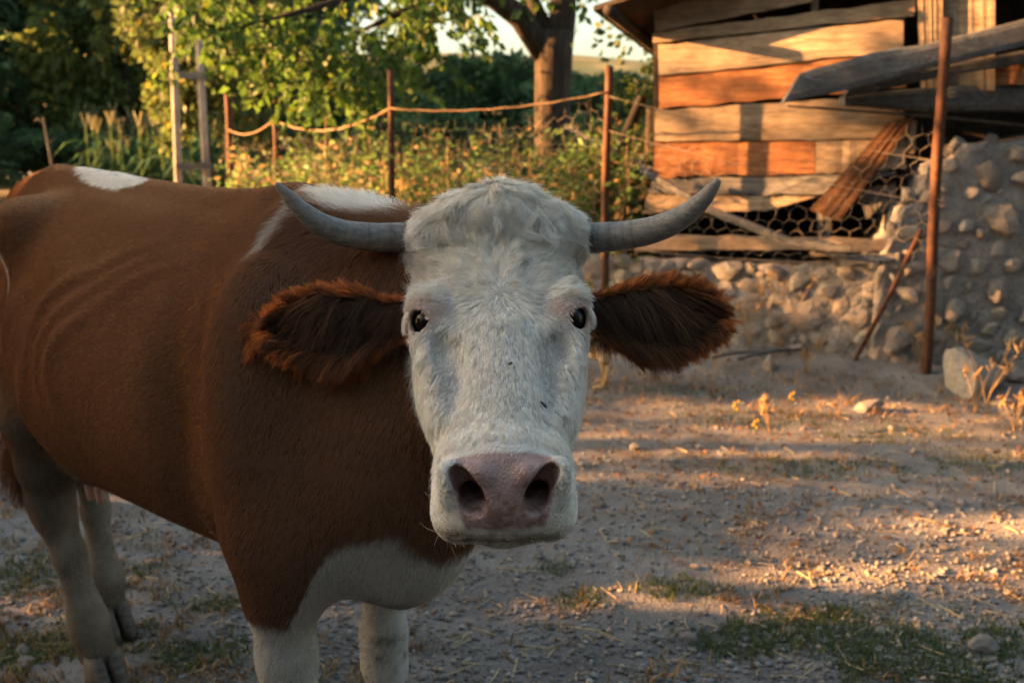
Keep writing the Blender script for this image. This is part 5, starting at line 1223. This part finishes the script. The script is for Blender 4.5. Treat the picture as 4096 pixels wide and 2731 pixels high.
# gravel: far too much to count
def scatter_gravel(N, seed):
    rg = np.random.default_rng(seed); base = np.array([(1, 0, 0), (-1, 0, 0), (0, 1, 0), (0, -1, 0), (0, 0, 1), (0, 0, -.6)], float); Fb = np.array([(0, 2, 4), (2, 1, 4), (1, 3, 4), (3, 0, 4), (2, 0, 5), (1, 2, 5), (3, 1, 5), (0, 3, 5)])
    # spread evenly over what the picture shows of the yard
    dx = rg.uniform(-60, 2420, N); dy = 820+(1620-820)*rg.random(N)**.85; px, py = dx*4096/2352, dy*4096/2352
    d = CR[None]*((px-2048)/FPX)[:, None]+CU[None]*((1365.5-py)/FPX)[:, None]+CF[None]; P = CP+d*(-CAM_H/d[:, 2])[:, None]
    k = vnoise(P, 1.7, 14)+.6*vnoise(P, 5, 15); keep = k+rg.normal(0, .35, N) > -.05; P = P[keep]; N = len(P)
    P[:, 2] = ground_z(P[:, 0], P[:, 1]); s = rg.gamma(2.0, .0022, N)+.0022; s = np.minimum(s, .014)
    V = base[None]*s[:, None, None]*rg.uniform(.6, 1.35, (N, 6, 1)); a = rg.uniform(0, 6.28, N); ca, sa = np.cos(a), np.sin(a)
    X = V[:, :, 0]*ca[:, None]-V[:, :, 1]*sa[:, None]; Y = V[:, :, 0]*sa[:, None]+V[:, :, 1]*ca[:, None]; V = np.stack([X, Y, V[:, :, 2]*.75], 2)+P[:, None]+np.array((0, 0, 1))*(s*.25)[:, None, None]
    F = (np.arange(N)[:, None, None]*6+Fb[None]).reshape(-1, 3); me = fast_mesh('gravel', V.reshape(-1, 3), F)
    c = np.array((.25, .238, .225))*rg.normal(1, .28, (N, 1)).clip(.35, 1.8)*np.array([1, 1, 1]); tint = rg.random((N, 1)); c = c*np.where(tint < .25, np.array((.86, .95, 1.06)), np.where(tint > .8, np.array((1.15, 1.0, .85)), 1.0))
    vcol(me, 'lcol', np.repeat(c, 6, 0)); g = NG('gravel'); at = g.n('Attribute', attribute_name='lcol'); nz = g.noise(g.coord(), 260, 3)
    tag(obj('gravel', me, g.pbr(g.mix(.4, at.outputs['Color'], g.ramp(nz, [(.3, .6), (.7, 1.2)]), 'MULTIPLY'), .92, spec=.15)), kind='stuff')
scatter_gravel(19000, 91)
def scatter_grass(N, seed, name, cols, hmin, hmax, mask, wid=.0022, flat=.5):
    rg = np.random.default_rng(seed); dx = rg.uniform(-80, 2420, N); dy = 820+(1640-820)*rg.random(N)**.9; px, py = dx*4096/2352, dy*4096/2352
    d = CR[None]*((px-2048)/FPX)[:, None]+CU[None]*((1365.5-py)/FPX)[:, None]+CF[None]; P = CP+d*(-CAM_H/d[:, 2])[:, None]
    P = P[mask(P, rg)]; N = len(P); P[:, 2] = ground_z(P[:, 0], P[:, 1])
    a = rg.uniform(0, 6.28, N); h = rg.uniform(hmin, hmax, N); lean = rg.uniform(.3, 1.6, N)*flat; d = np.stack([np.cos(a)*lean, np.sin(a)*lean, np.ones(N)], 1); d = unit(d); s = np.stack([-np.sin(a), np.cos(a), 0*a], 1)*(wid*rg.uniform(.7, 1.5, N))[:, None]
    mid = P+d*(h*.55)[:, None]; tip = P+d*h[:, None]+np.stack([np.cos(a), np.sin(a), -.5+0*a], 1)*(h*.35*lean)[:, None]
    V = np.stack([P-s, P+s, mid+s*.8, mid-s*.8, tip], 1).reshape(-1, 3); i = np.arange(N)*5
    F = np.concatenate([np.stack([i, i+1, i+2], 1), np.stack([i, i+2, i+3], 1), np.stack([i+3, i+2, i+4], 1)]); me = fast_mesh(name, V, F)
    c = cols[rg.integers(0, len(cols), N)]*rg.normal(1, .25, (N, 1)).clip(.4, 1.7); vcol(me, 'lcol', np.repeat(c, 5, 0)); me.materials.append(DRYLEAF if name != 'grass' else LEAF); return tag(obj(name, me), kind='stuff')
def near(P, dx, dy, rx, ry):
    c = atZ(dx, dy); return np.exp(-(((P[:, 0]-c[0])/rx)**2+((P[:, 1]-c[1])/ry)**2))
SPOTS = [(1560, 1355, .14, .10), (1330, 1380, .10, .07), (1900, 1450, .35, .16), (2050, 1500, .3, .12), (2300, 1480, .16, .16), (2120, 1540, .3, .1), (1700, 1480, .22, .1), (100, 1320, .35, .2), (80, 1480, .3, .15), (430, 1500, .22, .10), (480, 1390, .16, .06), (1750, 960, .5, .22), (2050, 1000, .4, .2), (1600, 900, .4, .2), (1850, 1080, .5, .15), (2250, 1060, .3, .2), (1280, 1300, .1, .07)]
def gmask(P, rg):
    k = np.zeros(len(P))
    for s in SPOTS: k = np.maximum(k, near(P, *s))
    n = vnoise(P, 9, 44)*.5+vnoise(P, 26, 45)*.5; return (k*.95+n*.45+rg.normal(0, .10, len(P))) > .52
scatter_grass(90000, 92, 'grass', np.array([(.055, .085, .022), (.075, .105, .028), (.10, .115, .035), (.045, .07, .025)]), .010, .034, gmask, .0020, .8)
def dmask(P, rg):
    band = sm(P[:, 1], 3.0, 4.2); n = vnoise(P, 7, 46)*.5+vnoise(P, 22, 47)*.5; left = sm(-P[:, 0], .3, .8)*.35
    return (n+band*.42+left+rg.normal(0, .15, len(P))) > .50
scatter_grass(42000, 93, 'dry_grass', np.array([(.26, .16, .07), (.34, .23, .11), (.20, .12, .055), (.12, .085, .045)]), .012, .045, dmask, .0024, 1.0)
def wmask(P, rg):
    n = vnoise(P, 5, 48)*.6+vnoise(P, 14, 49)*.5; return (sm(P[:, 1], 4.3, 5.4)*.55+n*.6+rg.normal(0, .12, len(P)) > .62) & (P[:, 0] > .2) & (P[:, 1] < 6.95-.459*P[:, 0])
scatter_grass(60000, 94, 'dead_grass', np.array([(.30, .18, .075), (.40, .26, .12), (.24, .14, .06)]), .02, .075, wmask, .0026, .9)
# straw bits lying about
rg = np.random.default_rng(95); mm = MB()
for i in range(330):
    dx, dy = rg.uniform(1050, 2352), rg.uniform(900, 1560)
    if i % 6 == 0: dx, dy = rg.uniform(0, 560), rg.uniform(1200, 1560)
    p = atZ(dx, dy); a = rg.uniform(0, 6.28); L = rg.uniform(.012, .05)*(1.6 if rg.random() < .12 else 1); d = np.array((math.cos(a), math.sin(a), rg.uniform(-.05, .2))); z = gz(p[0], p[1])+.005
    q = np.array((p[0], p[1], z)); mm.tube([q-d*L, q+np.array((rg.normal(0, .003), rg.normal(0, .003), .002)), q+d*L], .0017, 4)
g = NG('straw'); tag(mm.build('straw', g.pbr(g.ramp(g.noise(g.coord(), 12), [(.3, (.42, .31, .16)), (.7, (.60, .48, .28))]), .7)), kind='stuff')
# leaf litter / clods
rg = np.random.default_rng(96); n = 1300; P = []
dx = rg.uniform(1000, 2400, n); dy = 840+420*rg.random(n)**1.7; PP = np.array([atZ(a, b) for a, b in zip(dx, dy)]); PP[:, 2] = ground_z(PP[:, 0], PP[:, 1])+.004
tag(obj('leaf_litter', leaf_mesh('leaf_litter', PP, rg.normal(0, 1, (n, 3))*np.array((1, 1, .25)), .028, .55, np.array((.20, .10, .04))*rg.normal(1, .35, (n, 1)).clip(.3, 2), seed=3, mat=DRYLEAF)), kind='stuff')
# grey sticks heaped along the wall foot
for i, (a, b, r) in enumerate((((1635, 800), (1960, 832), .016), ((1660, 815), (1900, 818), .012), ((1690, 806), (1990, 815), .010), ((1640, 826), (1830, 808), .009), ((1700, 832), (1880, 800), .011))):
    p, q = atZ(*a, .05+.012*i), atZ(*b, .05+.01*i); p[1] += .02*i; mm = MB(); mid = (p+q)/2+np.array((0, .03, .012)); mm.tube([p, (p+mid)/2+np.array((0, 0, .01)), mid, q], [r, r*1.05, r*.9, r*.6], 6); tag(mm.build('stick', W_grey, None, True), 'grey stick lying among others along the foot of the stone wall', 'stick', 'sticks by the wall')
# dead sapling far in the pasture
p0 = atY(118, 317, 16); mm = MB()
for pts, r in (([(0, 0, 0), (.03, 0, .5), (-.03, 0, 1.0), (-.08, 0, 1.55), (-.1, 0, 1.72)], [.03, .028, .026, .022, .015]), ([(-.09, 0, 1.6), (-.2, 0, 1.70), (-.26, .05, 1.66)], [.014, .01, .005]), ([(-.05, 0, 1.3), (.06, 0, 1.42)], [.012, .006])): mm.tube(pts, r, 6)
o = mm.build('dead_sapling', m_wood('dead_wood', (.05, .042, .04), (.10, .085, .08), (.16, .135, .125), axis=2), None, True); o.location = (p0[0], 16, 0); tag(o, 'bare dead sapling with a broken top in front of the wood', 'dead tree')
# ---------------- hen half hidden behind the cow's ear
def build_hen():
    hp = atZ(1384, 886); hen = empty('hen', (hp[0], hp[1], gz(hp[0], hp[1]))); hen.rotation_euler.z = R(200); hen.scale = (1.35, 1.35, 1.35); tag(hen, 'buff hen standing behind the cow\'s ear, only its legs and belly showing', 'hen')
    def fh_(P):
        Q = P.astype(f32); f = ell(Q, (0, 0, .235), (.135, .088, .085)); f = smin(f, ell(Q, (.075, 0, .245), (.075, .07, .085)), .04)
        f = smin(f, chain(Q, [((.10, 0, .28), .052), ((.135, 0, .35), .034), ((.145, 0, .395), .030)], .02), .03); f = smin(f, ell(Q, (.155, 0, .41), (.036, .027, .029)), .012)
        f = smin(f, chain(Q, [((-.10, 0, .265), .055), ((-.18, 0, .34), .040), ((-.20, 0, .40), .018)], .02), .03)
        Qm = Q.copy(); Qm[:, 1] = np.abs(Qm[:, 1]); f = smin(f, chain(Qm, [((.01, .045, .20), .050), ((.015, .045, .135), .026), ((.0, .045, .112), .013)], .02), .02)
        f = smin(f, ell(Qm, (-.015, .078, .25), (.095, .018, .055)), .01); return f
    V, Q = surface_nets(fh_, (-.24, -.13, .09), (.22, .13, .46), .007, 4, 2.0)
    g = NG('hen_feather'); vo = g.n('TexVoronoi'); vo.inputs['Scale'].default_value = 45; g.l(g.coord('Object', (1, 1.3, 1)), vo.inputs['Vector']); nz = g.noise(g.coord(), 14, 4)
    obj('body', fast_mesh('body', V, Q, True), g.pbr(g.ramp(nz, [(.3, (.50, .34, .19)), (.7, (.68, .52, .34))]), .8, g.bump(vo.outputs['Distance'], .6, .006)), hen)
    g = NG('hen_shank'); sh = g.pbr(g.ramp(g.noise(g.coord(), 60), [(.3, (.50, .30, .12)), (.7, (.62, .42, .20))]), .6)
    for s in (-1, 1):
        m = MB(); y = .045*s; fx = .015 if s > 0 else -.03; m.tube([(0, y, .13), (fx*.5-.006, y, .07), (fx, y, .012)], [.010, .0075, .008], 8)
        for a, L in ((0, .055), (.6, .046), (-.6, .046), (3.14, .026)): m.tube([(fx, y, .012), (fx+math.cos(a)*L*.5, y+math.sin(a)*L*.5, .011), (fx+math.cos(a)*L, y+math.sin(a)*L, .004)], [.0065, .0055, .002], 6)
        obj('leg', m.mesh('leg', True), sh, hen)
    m = MB(); m.tube([(.185, 0, .41), (.205, 0, .405), (.214, 0, .398)], [.010, .006, .001], 8); obj('beak', m.mesh('beak', True), sh, hen)
    g = NG('comb_red'); m = MB()
    for i in range(5): m.tube([(.13+.012*i, 0, .43), (.127+.013*i, 0, .452+.006*math.sin(i))], [.006, .002], 6)
    obj('comb', m.mesh('comb', True), g.pbr(g.ramp(g.noise(g.coord(), 40), [(.3, (.35, .02, .015)), (.7, (.5, .04, .03))]), .5), hen)
build_hen()
# ---------------- a fly on the cow's nose, and others by its eye
def build_fly():
    m = MB()
    def blob(c, r, n=8):
        V = []; F = []
        for i in range(6):
            ph = -math.pi/2+math.pi*i/5
            for j in range(n): th = 2*math.pi*j/n; V.append((c[0]+r[0]*math.sin(ph), c[1]+r[1]*math.cos(ph)*math.cos(th), c[2]+r[2]*math.cos(ph)*math.sin(th)))
        for i in range(5):
            for j in range(n): F.append((i*n+j, i*n+(j+1) % n, (i+1)*n+(j+1) % n, (i+1)*n+j))
        m.add(V, F)
    blob((-.002, 0, .0016), (.0028, .0013, .0012)); blob((.0014, 0, .0017), (.0015, .0013, .0012)); blob((.0032, 0, .0016), (.0009, .0011, .0010))
    for s in (-1, 1):
        m.add([(.0015, s*.0006, .0026), (-.001, s*.0024, .0026), (-.0048, s*.0022, .0020), (-.004, s*.0006, .0023)], [(0, 1, 2, 3)])
        for k in (-1, 0, 1): m.tube([(.001+.001*k, s*.001, .0012), (.001+.002*k, s*.0026, .0014), (.001+.0026*k, s*.0032, 0)], .00018, 3)
    return m.mesh('fly', True)
FLY = build_fly(); g = NG('fly_black'); FLY.materials.append(g.pbr(g.ramp(g.noise(g.coord(), 900), [(.3, (.008, .008, .009)), (.7, (.03, .03, .034))]), .4))
def place_flies(cow):
    from mathutils.bvhtree import BVHTree
    b = next(o for o in cow.children if o.name.startswith('body') and o.type == 'MESH'); bv = BVHTree.FromPolygons([v.co for v in b.data.vertices], [p.vertices for p in b.data.polygons])
    for (dx, dy, lab, sc, a) in ((1240, 935, 'black fly sitting on the white bridge of the cow\'s nose', 1.25, .1), (962, 762, 'small black fly feeding under the cow\'s eye', .8, 1.2), (1170, 842, 'tiny fly in the hair of the cow\'s face', .8, 2.0)):
        h = bv.ray_cast(Vector(CP), Vector(ray(dx, dy)).normalized())
        if h[0] is None: continue
        o = bpy.data.objects.new('fly', FLY); link(o); n = h[1]; q = n.to_track_quat('Z', 'X'); o.rotation_mode = 'QUATERNION'; o.rotation_quaternion = q@Matrix.Rotation(a, 3, 'Z').to_quaternion(); o.location = h[0]+n*.004; o.scale = (sc, sc, sc); tag(o, lab, 'fly')
COW = build_cow()
place_flies(COW)
